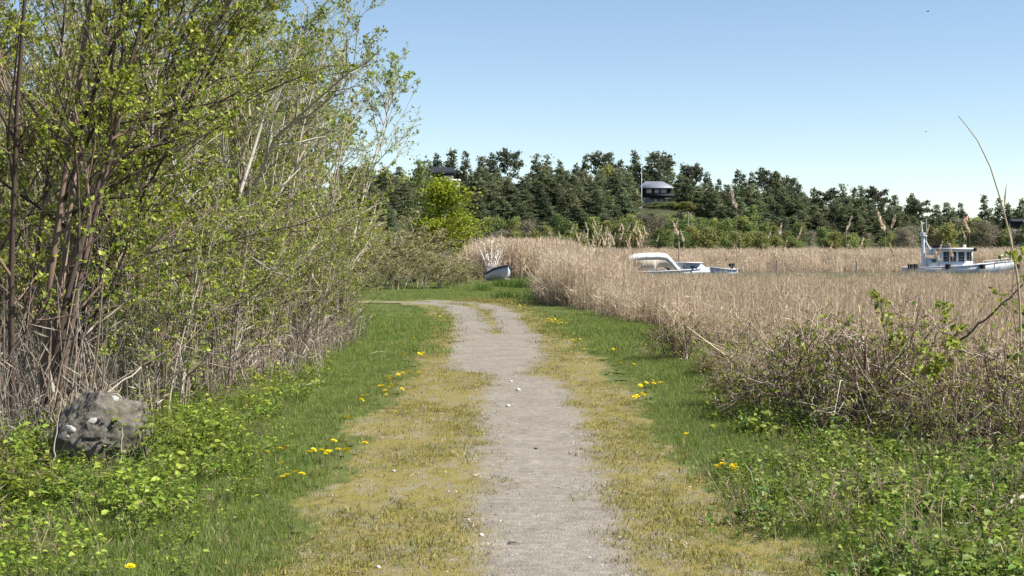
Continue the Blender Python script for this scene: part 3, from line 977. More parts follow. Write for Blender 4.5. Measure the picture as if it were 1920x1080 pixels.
def woody(seed, stems, srad, kids, klen, barks, leafcols, nleaf, leafL, ang=0.75, trop=(0.02, 0, 0.06), wob=0.13,
          twig_r=0.0022, npl=(9, 6, 5, 4), leaf_shape=4, clear=0.12, leafmin=0.25, thick=1.0):
    """stems (N,n,3). kids/klen: number of children and length ratio per level. returns trunk, branches, leaves meshes"""
    rng = np.random.default_rng(seed)
    P = np.stack([resample(s, npl[0]) for s in stems])
    R = np.asarray(srad)[:, None] * np.linspace(1, 0.22, npl[0])[None, :]
    bark = np.asarray(barks)
    gt = G()
    V, F = tubes(P, R, 7)
    c = np.repeat(bark[rng.integers(0, len(bark), len(P))], npl[0] * 7, 0) * rng.uniform(0.8, 1.2, (len(V), 1))
    gt.add(V, F, c)
    gb = G(); gl = G()
    L = np.linalg.norm(np.diff(P, axis=1), axis=2).sum(1)
    for lv, (kn, kl) in enumerate(zip(kids, klen)):
        N = len(P)
        cnt = rng.poisson(kn, N) + (1 if kn >= 1 else 0)
        idx = np.repeat(np.arange(N), cnt)
        t = clear + (1 - clear) * rng.random(len(idx)) ** 0.85 if lv == 0 else 0.15 + 0.85 * rng.random(len(idx))
        pos, tan = interp_poly(P, idx, t)
        perp = unit(np.cross(tan, rnd_dirs(rng, len(idx))))
        an = rng.normal(ang, 0.2, len(idx))[:, None]
        d = tan * np.cos(an) + perp * np.sin(an)
        ln = L[idx] * kl * rng.uniform(0.5, 1.3, len(idx)) * (1.1 - 0.65 * t)
        npt = npl[min(lv + 1, len(npl) - 1)]
        last = lv == len(kids) - 1
        f = t * (R.shape[1] - 1); i0 = np.clip(f.astype(int), 0, R.shape[1] - 1)
        r0 = np.clip(R[idx, i0] * 0.62, twig_r, None)
        r0 = np.minimum(r0, np.maximum(ln * 0.02 * thick, twig_r))
        Pn = grow(rng, pos, d, ln, npt, trop, wob)
        Rn = r0[:, None] * np.linspace(1, 0.4, npt)[None, :]
        Rn = np.maximum(Rn, twig_r * 0.6)
        k = 5 if lv == 0 else 3
        V, F = tubes(Pn, Rn, k)
        cc = bark[rng.integers(0, len(bark), len(Pn))] * rng.uniform(0.75, 1.25, (len(Pn), 1))
        gb.add(V, F, np.repeat(cc, npt * k, 0))
        P, R, L = Pn, Rn, ln
        if lv >= len(kids) - 2 and nleaf:
            m = rng.poisson(nleaf if last else nleaf * 0.8, len(P))
            li = np.repeat(np.arange(len(P)), m)
            if len(li):
                nd = np.ceil(rng.random(len(li)) ** 0.7 * 3) / 3           # leaves sit in clusters at the buds
                tt = np.clip(leafmin + (1 - leafmin) * nd - rng.random(len(li)) * 0.08, 0, 1)
                pos, tan = interp_poly(P, li, tt)
                d = unit(tan * 0.5 + rnd_dirs(rng, len(li)) * 0.9 + [0, 0, 0.15])
                sz = leafL * np.clip(rng.lognormal(0.0, 0.35, len(li)), 0.35, 1.9)
                V, F, kk = leaf_geo(pos, d, unit(rnd_dirs(rng, len(li)) + [0, 0, 0.8]), sz, sz * rng.uniform(0.5, 0.8, len(li)), leaf_shape)
                lc = leafcols[rng.integers(0, len(leafcols), len(li))] * rng.uniform(0.75, 1.25, (len(li), 1))
                gl.add(V, F, np.repeat(lc, kk, 0))
    out = {'trunk': gt.mesh('trunk', M['bark'], True), 'branches': gb.mesh('branches', M['bark'], False)}
    if gl.n: out['crown'] = gl.mesh('crown', M['leaf'])
    return out


def plant_thing(parts, name, loc, label, cat, group=None, rz=0.0, scl=1.0):
    t = thing(name, loc, label, cat, group, rz, scl)
    for k, me in parts.items():
        link(k, me, t)
    return t


def stems_rand(seed, n, h, spread, lean, leanvec=(0, 0), curve=0.2):
    rng = np.random.default_rng(seed)
    out = []
    for i in range(n):
        a_ = rng.uniform(0, TAU); b_ = np.array([math.cos(a_), math.sin(a_)]) * rng.uniform(0.02, spread)
        ln = unit(b_[None])[0] * rng.uniform(0.1, lean) + np.array(leanvec) * rng.uniform(0.6, 1.3)
        hh = h * rng.uniform(0.72, 1.08)
        p = [np.r_[b_, -0.05]]
        for t in (0.25, 0.5, 0.75, 1.0):
            off = b_ + ln * hh * (t ** (1 + curve)) + rng.normal(0, 0.05 * hh / 5, 2)
            p.append(np.r_[off, hh * t])
        out.append(np.array(p))
    return out


YG = np.array([[0.29, 0.345, 0.035], [0.23, 0.29, 0.032], [0.34, 0.375, 0.050], [0.17, 0.235, 0.030], [0.40, 0.40, 0.07]])
DG = np.array([[0.24, 0.30, 0.045], [0.30, 0.355, 0.055], [0.36, 0.385, 0.08], [0.18, 0.24, 0.036]])
DARKB = [(0.055, 0.043, 0.034), (0.085, 0.065, 0.05), (0.12, 0.095, 0.075)]
GREYB = [(0.36, 0.315, 0.25), (0.45, 0.40, 0.33), (0.27, 0.235, 0.185), (0.40, 0.345, 0.27)]
PALEB = [(0.42, 0.385, 0.34), (0.36, 0.33, 0.29), (0.30, 0.27, 0.235)]
BROWNB = [(0.20, 0.145, 0.105), (0.26, 0.195, 0.145), (0.15, 0.11, 0.085)]


def build_thicket():
    rng = random.Random(5)
    # kinds of tree in the thicket
    k_dark = woody(400, stems_rand(400, 6, 6.2, 0.35, 0.16, (0.12, 0.0)), [0.036, 0.032, 0.03, 0.04, 0.022, 0.028], (13, 8, 5), (0.36, 0.42, 0.42), DARKB + BROWNB, YG, 5.0, 0.034, trop=(0.04, 0, 0.05))
    k_lean = woody(401, stems_rand(401, 4, 6.0, 0.25, 0.12, (0.45, -0.02), 0.15), [0.034, 0.026, 0.024, 0.02], (14, 8, 5), (0.34, 0.40, 0.42), DARKB + GREYB[:1], YG, 4.6, 0.033, trop=(0.06, 0, 0.04))
    k_fine = woody(402, stems_rand(402, 6, 6.0, 0.35, 0.14, (0.10, 0)), [0.035, 0.03, 0.032, 0.028, 0.026, 0.02], (16, 8, 5), (0.30, 0.42, 0.45), GREYB + BROWNB[:1], DG, 1.9, 0.034, trop=(0.03, 0, 0.08))
    k_bare = woody(403, stems_rand(403, 7, 5.2, 0.4, 0.2, (0.12, 0)), [0.03, 0.03, 0.026, 0.028, 0.02, 0.02, 0.02], (16, 9, 5), (0.32, 0.42, 0.42), GREYB + PALEB[:1], DG, 1.0, 0.036, trop=(0.03, 0, 0.05))
    k_scrub = woody(404, stems_rand(404, 12, 2.6, 0.5, 0.22, (0.08, 0)), [0.014] * 12, (10, 6, 3), (0.38, 0.45, 0.45), GREYB + BROWNB[:2] + DARKB[1:2], YG, 1.5, 0.034, trop=(0.02, 0, 0.03), npl=(7, 5, 4, 3))
    k_leafy = woody(405, stems_rand(405, 6, 5.6, 0.35, 0.20, (0.10, 0)), [0.035, 0.03, 0.028, 0.03, 0.026, 0.022], (16, 8, 5), (0.30, 0.42, 0.44), GREYB + BROWNB[:1], YG, 3.0, 0.034, trop=(0.03, 0, 0.08))
    g = 'trees of the left thicket'
    spots = [
        (k_dark, -4.15, 12.3, 0.2, 1.0, 'leafy_tree', 'dark multi-stemmed leafy tree just behind the lichen-spotted boulder'),
        (k_dark, -5.3, 14.6, 1.9, 0.95, 'leafy_tree', 'dark-stemmed leafy tree at the left edge, behind the boulder tree'),
        (k_lean, -5.0, 15.0, 0.15, 0.95, 'leaning_tree', 'dark tree leaning far right with long slanting leafy branches'),
        (k_lean, -6.0, 18.2, -0.1, 1.0, 'leaning_tree', 'second slanting tree, deeper in the thicket behind the leaning one'),
        (k_fine, -3.55, 19.4, 0.6, 0.98, 'slender_tree', 'slender grey-stemmed tree in the thicket front, nearest the path grass'),
        (k_leafy, -3.25, 22.6, 2.2, 0.95, 'slender_tree', 'leafy slender tree with upright dark stem near the thicket corner'),
        (k_leafy, -3.3, 25.6, 0.9, 0.92, 'slender_tree', 'leafy tree at the right end of the thicket overhanging the grass'),
        (k_fine, -4.6, 27.4, 3.4, 1.0, 'slender_tree', 'thin-leaved tree just behind the right end tree of the thicket'),
        (k_bare, -4.6, 17.4, 1.0, 0.95, 'bare_tree', 'mostly bare grey tree in the middle of the thicket'),
        (k_bare, -5.6, 22.0, 2.5, 1.05, 'bare_tree', 'bare twiggy tree behind the pale leaning trunk'),
        (k_fine, -7.0, 21.6, 4.0, 1.1, 'slender_tree', None),
        (k_bare, -8.2, 24.6, 5.2, 1.15, 'bare_tree', None),
        (k_fine, -5.6, 26.2, 5.0, 1.1, 'slender_tree', None),
        (k_leafy, -7.2, 28.5, 1.4, 1.15, 'leafy_tree', None),
        (k_bare, -9.6, 28.0, 0.4, 1.2, 'bare_tree', None),
        (k_fine, -6.1, 31.0, 0.0, 1.1, 'slender_tree', None),
    ]
    for m, x, y, rz, s, nm, lab in spots:
        if m is k_lean: rz = rz
        plant_thing(m, nm, (x, y, float(H(x, y))), lab or 'thin tree deep in the left thicket, hidden among its twigs', 'tree', g, rz, s)
    # the pale crooked trunk that catches the light
    d = 17.0
    base = np.array([(150 - 960) / F_PX * d, d, 0.0])
    pl = [PX(215, 700, d), PX(285, 540, d), PX(335, 468, d), PX(400, 420, d), PX(440, 392, d - .1), PX(488, 335, d - .2), PX(505, 270, d - .3), PX(585, 195, d - .4), PX(660, 130, d - .5)]
    pl[0][2] = -0.05
    p2 = [PX(440, 392, d), PX(470, 300, d + .3), PX(500, 200, d + .5), PX(560, 90, d + .7), PX(610, 20, d + .8)]
    p3 = [PX(400, 420, d), PX(330, 330, d + .2), PX(310, 240, d + .4), PX(360, 100, d + .7)]
    b0 = pl[0].copy(); b0[2] = 0
    k_pale = woody(406, [np.array(q) - b0 for q in (pl, p2, p3)], [0.050, 0.026, 0.022], (16, 8, 5), (0.26, 0.42, 0.42), PALEB + GREYB[:1], DG, 0.6, 0.036, clear=0.35)
    plant_thing(k_pale, 'pale_tree', b0, 'pale crooked grey trunk leaning right, catching sunlight in mid thicket', 'tree', g)
    # scrub at the foot
    sc = [(-3.35, 13.6, 0.85), (-4.3, 15.6, 0.95), (-3.5, 16.4, 0.9), (-3.15, 18.3, 0.85), (-4.2, 19.6, 1.0), (-3.1, 20.8, 0.85), (-2.95, 23.8, 0.75), (-3.1, 25.6, 0.75), (-4.0, 24.6, 1.05), (-5.2, 20.4, 1.15), (-4.9, 24.2, 1.2), (-6.4, 19.9, 1.1), (-6.9, 23.6, 1.25), (-5.4, 28.6, 1.2), (-4.9, 29.5, 1.0), (-7.8, 27.0, 1.3), (-5.9, 16.9, 1.0), (-3.9, 22.0, 1.5), (-4.7, 26.4, 1.6), (-4.6, 21.6, 1.7), (-5.6, 23.4, 1.9), (-4.9, 18.6, 1.6), (-5.4, 27.4, 1.7), (-6.6, 25.6, 2.0), (-7.4, 22.4, 1.8), (-8.6, 26.2, 2.0), (-5.2, 30.5, 2.0), (-6.4, 28.2, 1.9)]
    for i, (x, y, s) in enumerate(sc):
        row = 'front-row' if x > -3.7 else ('second-row' if x > -5.1 else 'inner')
        part = 'near the boulder' if y < 17 else ('mid-thicket' if y < 22.5 else 'towards the right end')
        size = 'tall' if s > 1.4 else 'low'
        lab = {0: 'twiggy brown scrub bush directly right of the boulder', 7: 'low twiggy bush at the right end of the thicket by the grass'}.get(i, f'{size} tangled {row} scrub bush of the left thicket, {part}')
        plant_thing(k_scrub, 'scrub_bush', (x, y, float(H(x, y))), lab, 'bush', 'scrub bushes under the thicket', i * 2.4, s)
    # dry stalks standing under the trees
    r2 = np.random.default_rng(15)
    n = 3400
    x, y = rand_pts(r2, -10, -2.2, 10.5, 34, n)
    nz = fbm(x * 0.9, y * 0.9, 91, 3)
    p = sstep(0.15, -0.5, x - np.interp(y, [10, 13, 18, 24, 27, 34], [-3.6, -3.15, -2.8, -2.6, -3.2, -5.0]) + (nz - .5) * .8) * (0.35 + nz)
    k = (r2.random(n) < p) & inside_view(x, y) & (np.hypot(x + 3.2, y - 10.9) > 0.9)
    gcol = np.array(GREYB + [(0.36, 0.30, 0.24), (0.30, 0.24, 0.18)])
    st = [reed_clump(500 + i, 9, 0.8, 0.005, 0.2, gcol, 0.3, 3) for i in range(5)] + [reed_clump(506, 5, 1.5, 0.008, 0.2, gcol, 0.15, 1)]
    scatter('dry_stalks', put(x[k], y[k]), st, r2, 'dry grey-brown stalks and canes under the left thicket', 'stalks', 0.5, 1.25, 0.15)


build_thicket()


# ------------------------------------------------------------------ boulder with lichen
def build_boulder():
    x0, y0 = GX(182, 880)
    t = thing('boulder', (x0, y0, 0), 'grey-brown granite boulder with white lichen spots under the left thicket', 'boulder')
    rng = np.random.default_rng(77)
    nu, nv = 128, 80
    u = np.linspace(0, TAU, nu, endpoint=False); v = np.linspace(0.02, math.pi - 0.02, nv)
    U, W = np.meshgrid(u, v)
    d = np.stack([np.cos(U) * np.sin(W), np.sin(U) * np.sin(W), np.cos(W)], -1)

    def rad(d):
        # chipped block: clip by planes, then roughen
        pl = np.array([(0.05, -0.93, 0.38, 0.82), (0.45, -0.4, 0.8, 0.86), (-0.55, -0.35, 0.75, 0.78), (0.95, 0, 0.15, 0.92), (-0.9, -0.3, 0.2, 0.95), (0, 0.9, 0.3, 0.9), (0.2, 0.2, 0.97, 0.9), (-0.25, -0.75, -0.35, 0.9), (0.5, -0.8, -0.1, 0.88)])
        nn = pl[:, :3] / np.linalg.norm(pl[:, :3], axis=1, keepdims=True)
        q = d @ nn.T
        r = np.where(q > 0.05, pl[:, 3] / np.maximum(q, 0.05), 9).min(-1)
        r = np.minimum(r, 1.25)
        f3 = lambda q, sd: (fbm(d[..., 0] * q, d[..., 1] * q + 4, sd, 4) + fbm(d[..., 1] * q, d[..., 2] * q + 9, sd + 9, 4) + fbm(d[..., 2] * q, d[..., 0] * q + 2, sd + 18, 4)) / 3 - 0.5
        r = r + f3(2.2, 81) * 0.30 + f3(7.0, 211) * 0.22 + f3(22.0, 311) * 0.12
        # a crack across the face
        c = np.abs(d[..., 2] - 0.05 - 0.55 * d[..., 0] + 0.1 * np.sin(7 * d[..., 0]))
        r = r - 0.07 * np.exp(-(c / 0.03) ** 2) * (d[..., 1] < 0.2)
        return r
    S = np.array([0.335, 0.30, 0.36]); cz = 0.22
    V = d * rad(d)[..., None] * S + [0, 0.1, cz]
    i = np.arange(nu * nv).reshape(nv, nu)
    F = np.stack([i[:-1], i[1:], np.roll(i[1:], -1, 1), np.roll(i[:-1], -1, 1)], -1).reshape(-1, 4)
    link('stone', mesh('stone', V.reshape(-1, 3), F, M['rock'], None, True), t)

    def on(px, py):
        # march the sight line to the boulder surface
        o = np.array([0, 0, EYE]) - [x0, y0 + 0.1, cz]
        dr = unit((PX(px, py, 1.0) - [0, 0, EYE])[None])[0]
        for s in np.arange(y0 - 1.2, y0 + 1.0, 0.003):
            q = (o + dr * s)
            e_ = q / S; ln = np.linalg.norm(e_)
            if ln < rad((e_ / ln)[None])[0]:
                n_ = unit((e_ / S)[None])[0]
                return q + [0, 0.1, cz], n_
        return None
    for px, py, r in ((128, 804, 0.040), (172, 789, 0.038), (126, 819, 0.015), (216, 745, 0.030)):
        h = on(px, py)
        if h is None: continue
        q, n_ = h
        s_ = unit(np.cross([0, 0, 1.0], n_)[None])[0]; w_ = np.cross(n_, s_)
        k = 16
        an = np.arange(k) * TAU / k
        rr = r * (0.75 + 0.5 * rng.random(k))
        ring = lambda f, hgt: q + np.outer(np.cos(an) * rr * f * 1.15, s_) + np.outer(np.sin(an) * rr * f * 0.8, w_) + n_ * hgt
        g = G().loft([ring(1.0, -0.03), ring(0.95, 0.002), ring(0.6, 0.006), ring(0.1, 0.007)])
        g.obj('lichen_patch', M['lichen'], t, True)


build_boulder()

# ------------------------------------------------------------------ brambles and loose branches on the right
def build_right_bushes():
    def arcs(seed, n, h, reach, cols):
        rng = np.random.default_rng(seed)
        out = []
        for i in range(n):
            a_ = rng.uniform(0, TAU); b_ = rng.normal(0, 0.18, 2)
            hh = h * rng.uniform(0.4, 1.1); rr = reach * rng.uniform(0.3, 1.1)
            o = np.array([math.cos(a_), math.sin(a_)])
            dn = rng.uniform(0.2, 0.9)
            out.append(np.array([np.r_[b_, -0.05], np.r_[b_ + o * rr * 0.15, hh * 0.55], np.r_[b_ + o * rr * 0.5, hh], np.r_[b_ + o * rr * 0.85, hh * dn], np.r_[b_ + o * rr * 1.05, hh * dn * 0.7]]))
        return out
    rng = np.random.default_rng(61)
    BR = [(0.55, 0.46, 0.37), (0.17, 0.115, 0.085), (0.23, 0.165, 0.125), (0.11, 0.075, 0.058), (0.42, 0.34, 0.27), (0.07, 0.05, 0.04), (0.15, 0.10, 0.075)]  # darkest browns put the shade inside the tangle into the twig colour
    kb = [woody(610 + i, arcs(610 + i, 30, 1.05, 0.9, None), list(np.random.default_rng(600 + i).uniform(0.006, 0.014, 30)), (9, 5), (0.36, 0.45), BR, YG, 1.0, 0.036, npl=(9, 5, 4), twig_r=0.0036, wob=0.26, trop=(0, 0, -0.01), ang=0.9) for i in range(3)]
    spots = [(3.85, 11.0, 0.72, 0, 'tangled brown bramble bush at the right edge, with pale twigs'), (3.45, 11.7, 0.75, 1, 'tangled brown bramble bush directly left of the right-edge one'),
             (3.05, 12.5, 0.72, 2, 'dark bramble tangle third from the right edge, above the weeds'), (2.75, 13.4, 0.65, 0, 'dark bramble tangle fourth from the right edge, above the weeds'), (2.5, 14.5, 0.55, 1, 'small dark bramble tangle jutting towards the path grass'),
             (2.45, 16.0, 0.5, 2, 'low bramble behind the one jutting towards the path'), (2.5, 18.0, 0.5, 0, 'low bramble along the reed edge, beyond the jutting one'), (2.45, 20.6, 0.5, 1, 'low brown bramble at the reed edge, farthest along the path')]
    for x, y, s, k in ((4.2, 12.0, 0.61, 1), (3.75, 12.8, 0.61, 2), (3.4, 13.6, 0.58, 0), (3.05, 14.6, 0.54, 1), (4.5, 13.2, 0.65, 2), (4.0, 14.2, 0.65, 0), (3.5, 15.2, 0.61, 1), (2.9, 16.6, 0.47, 0), (4.5, 15.2, 0.65, 1), (3.3, 17.2, 0.5, 2), (2.9, 19.0, 0.43, 1)):
        spots.append((x, y, s, k, None))
    for i, (x, y, s, k, lab) in enumerate(spots):
        s = s * (0.75, 1.2, 0.95, 0.65, 1.3)[i * 3 % 5]
        plant_thing(kb[k], 'bramble_bush', (x, y, float(H(x, y))), lab or f'bare bramble in the second row, between front brambles and reeds, {"right part" if 960 + F_PX * x / y > 1650 else "left part"}', 'bush', 'brambles fringing the reed bed', i * 1.9, s)
    # saplings with fresh leaves poking out of the brambles
    for j, (px, top, d, lab) in enumerate(((1650, 560, 13.0, 'thin sapling with small yellow-green leaves rising out of the brambles'), (1760, 575, 12.6, 'sparse leafy sapling in the brambles, right of the taller sapling'), (1905, 480, 12.0, 'sapling with dark stem cut by the right picture edge'), (1500, 640, 14.2, 'short sapling with yellow-green leaves, leftmost in the brambles'), (1720, 640, 11.8, 'short bright-leaved sapling in front of the sparse one'))):
        b = PX(px + 30, HOR, d); b[2] = float(H(b[0], b[1]))
        tp = PX(px, top, d)
        r = np.random.default_rng(640 + j)
        st = [np.array([[0, 0, -0.05], (tp - b) * 0.4 + r.normal(0, 0.04, 3), (tp - b) * 0.75 + r.normal(0, 0.04, 3), tp - b]),
              np.array([[0.004, 0, -0.05], (tp - b) * 0.4 + [0.05, 0.04, 0], (tp - b) * 0.8 + [0.16, 0.1, 0]])]
        m = woody(650 + j, st, [0.008, 0.006], (9, 3), (0.22, 0.5), BROWNB, YG, 2.2, 0.042, npl=(7, 4, 3), twig_r=0.0018, leaf_shape=6, clear=0.4)
        t = plant_thing(m, 'sapling', b, lab, 'sapling')
        for c in t.children:
            if c.name.startswith('branches'): c['kind'] = 'stuff'
    # dark slanting branch at the right edge
    def branch(name, pts, r, mat, label, cat='branch', side=()):
        pts = [np.array(p, float) for p in pts]
        b = pts[0].copy()
        t = thing(name, b, label, cat)
        n = 14
        P = resample(np.array(pts) - b, n)
        P += np.random.default_rng(len(pts)).normal(0, r * 0.7, P.shape)
        V, F = tubes(P[None], (r * np.linspace(1, 0.4, n))[None], 6)
        g = G(); g.add(V, F); g.obj('stem', mat, t, True)
        for s in side:
            s = np.array(s, float) - b
            Q = resample(s, 7); V, F = tubes(Q[None], (r * 0.6 * np.linspace(1, 0.35, 7))[None], 5)
            g = G(); g.add(V, F); g.obj('side_twig', mat, t, True)
        return t
    branch('slanting_branch', [PX(1800, 640, 12.4), PX(1850, 595, 12.3), PX(1890, 560, 12.2), PX(1945, 505, 12.0)], 0.011, simple('dark_bark', (0.09, 0.07, 0.06), 0.9, 0.3, 20), 'dark bare branch slanting up to the right picture edge')
    z = lambda px, py, dz=0.03: np.array([*GX(px, py), dz + float(H(*GX(px, py)))])
    branch('fallen_branch', [z(1930, 960, 0.14), z(1880, 975, 0.10), z(1835, 990, 0.07), z(1795, 998, 0.05)], 0.016, M['deadwood'], 'pale peeled stick lying in the weeds at lower right', 'branch', [[z(1870, 978, .10), z(1850, 1000, .06), z(1842, 1012, .03)]])
    branch('dead_cane', [z(610, 720, 0.03), z(585, 728, .05), z(550, 735, .05), z(528, 742, .04)], 0.010, M['deadwood'], 'tan dead cane lying on grass at the thicket foot', 'branch', [[z(580, 730, .05), z(600, 740, .03), z(612, 748, .02)]])
    branch('dead_cane', [z(745, 664, 0.03), z(715, 665, .06), z(690, 668, .04)], 0.012, M['deadwood'], 'short pale cane on grass near the right end of thicket', 'branch')
    branch('bleached_stick', [PX(1380, 715, 16.0) * [1, 1, 0] + [0, 0, .05], PX(1345, 712, 17) * [1, 1, 0] + [0, 0, .09], PX(1320, 705, 17.6) * [1, 1, 0] + [0, 0, .05]], 0.012, M['deadwood'], 'bleached stick lying where the grass meets the brambles', 'branch')
    branch('leaning_cane', [z(340, 770, 0), PX(343, 700, GD(770)), PX(335, 630, GD(770))], 0.012, M['deadwood'], 'pale straight cane standing in front of the thicket scrub', 'branch')
    branch('dry_stalk', [z(98, 890, 0), PX(103, 820, GD(890)), PX(118, 745, GD(890))], 0.006, M['deadwood'], 'thin tan stalk standing before the left side of the boulder', 'stalk')
    branch('dry_stalk', [z(232, 905, 0), PX(226, 850, GD(905)), PX(232, 800, GD(905))], 0.006, M['deadwood'], 'thin tan stalk standing before the right side of the boulder', 'stalk')
    branch('dead_branch', [z(60, 850, 0.0), PX(110, 800, 11.3), PX(180, 748, 11.2), PX(265, 690, 11.4)], 0.013, M['deadwood'], 'grey dead branch leaning over the top of the boulder', 'branch', [[PX(180, 748, 11.2), PX(215, 735, 11.1), PX(260, 770, 11.0)]])
    # twisted pale twig at the right edge
    branch('curled_twig', [PX(1925, 690, 11.6), PX(1890, 740, 11.6), PX(1885, 775, 11.6), PX(1900, 800, 11.6), PX(1860, 830, 11.5)], 0.009, M['deadwood'], 'curling pale twig in the brambles at the right picture edge')


build_right_bushes()


# ------------------------------------------------------------------ reeds one can tell apart
def build_plumes():
    rng = np.random.default_rng(71)

    def plume_mesh(seed, L=0.30, W=0.05):
        r = np.random.default_rng(seed)
        g = G()
        n = 46
        t = r.random(n)
        pos = np.c_[t * L * 0.35, r.normal(0, 0.006, n), t * L]
        a_ = r.uniform(0, TAU, n)
        d = np.c_[np.cos(a_) * 0.5 + 0.45, np.sin(a_) * 0.5, np.full(n, 0.9)]
        ln = W * (1.6 - 0.9 * t) * r.uniform(0.7, 1.5, n)
        V, F, k = leaf_geo(pos, d, rnd_dirs(r, n), ln, ln * 0.42, 4)
        c = np.array([(0.70, 0.56, 0.43), (0.78, 0.66, 0.53), (0.58, 0.45, 0.33)])[r.integers(0, 3, n)]
        g.add(V, F, np.repeat(c, k, 0))
        return g.mesh('plume', M['reed'])

    def stem_mesh():
        P = np.array([[[0, 0, -0.05], [0.01, 0, 0.35], [-0.005, 0, 0.7], [0.0, 0, 1.0]]])
        V, F = tubes(P, np.array([[0.0065, 0.006, 0.005, 0.003]]), 5)
        g = G(); g.add(V, F, (0.42, 0.34, 0.22))
        return g.mesh('stem', M['reed'], True)
    pm = [plume_mesh(700 + i) for i in range(5)]
    sm = stem_mesh()
    # (px, py of the plume, distance)
    single = [(1381, 388, 30, 'tall reed plume silhouetted against the pines, right of the hillside house'), (1587, 430, 26, 'drooping reed plume against dark pines, between canopy boat and wheelhouse boat'),
              (1660, 432, 27, 'reed plume left of the wheelhouse boat mast'), (1671, 425, 29, None), (1735, 440, 33, None), (1818, 435, 34, 'reed plume above the wheelhouse boat bow'), (1812, 448, 36, None),
              (1272, 440, 36, 'bushy reed plume just above the canopy boat'), (1283, 452, 38, None), (1262, 435, 37, None), (1440, 445, 34, None), (1460, 440, 36, None), (1495, 448, 40, None), (1425, 478, 30, None)]
    many = []
    for i in range(56):
        px = rng.normal(1140, 60); py = 450 + rng.normal(0, 14) + abs(px - 1120) * 0.05
        many.append((px, py, rng.uniform(38, 58), None))
    for i in range(16):
        many.append((rng.uniform(1290, 1900), rng.uniform(462, 500), rng.uniform(28, 44), None))
    for px, py, d, lab in single + many:
        top = PX(px, py, d)
        z0 = float(H(top[0], d))
        h = top[2] - z0
        s = rng.uniform(0.75, 1.15) * (1.15 if lab else 1.0)
        t = thing('plumed_reed', (top[0], d, z0), lab or ('feathery reed plume standing above the reeds left of the canopy boat' if px < 1230 else 'thin plumed reed standing out of the bed in front of the boats'), 'reed', 'plumed reeds above the reed bed', rng.uniform(-0.8, 0.8) + (math.pi if rng.random() < 0.5 else 0))
        link('stem', sm, t, None, None, (1, 1, h))
        link('plume', pm[rng.integers(0, 5)], t, (0, 0, h - 0.04), None, s)
    # the long bare arching reed against the sky
    d = 12.0
    pts = [PX(1912, 560, d), PX(1905, 500, d), PX(1893, 440, d), PX(1878, 380, d), PX(1856, 310, d), PX(1830, 258, d), PX(1797, 217, d)]
    pts.insert(0, np.array([pts[0][0] + 0.03, d, float(H(pts[0][0], d)) - 0.05]))
    b = pts[0].copy(); b[2] += 0.05
    t = thing('arching_reed', b, 'long bare reed stem arching up to the left against the sky', 'reed')
    P = resample(np.array(pts) - b, 24)
    V, F = tubes(P[None], np.linspace(0.014, 0.0035, 24)[None], 6)
    g = G(); g.add(V, F, (0.42, 0.36, 0.25)); g.obj('stem', M['reed'], t, True)
    g = G()
    V, F, k = leaf_geo(P[[10, 13, 16]], np.array([[0.25, 0, 1], [-0.1, 0.1, 1], [0.1, 0.0, 1]]), np.array([[0, 1, 0.2]] * 3), np.array([0.35, 0.3, 0.25]), 0.018, 4)
    g.add(V, F, (0.45, 0.37, 0.24)); g.obj('dry_leaf', M['reed'], t)
    # pale twiggy stems leaning in the bed near its corner
    return


build_plumes()


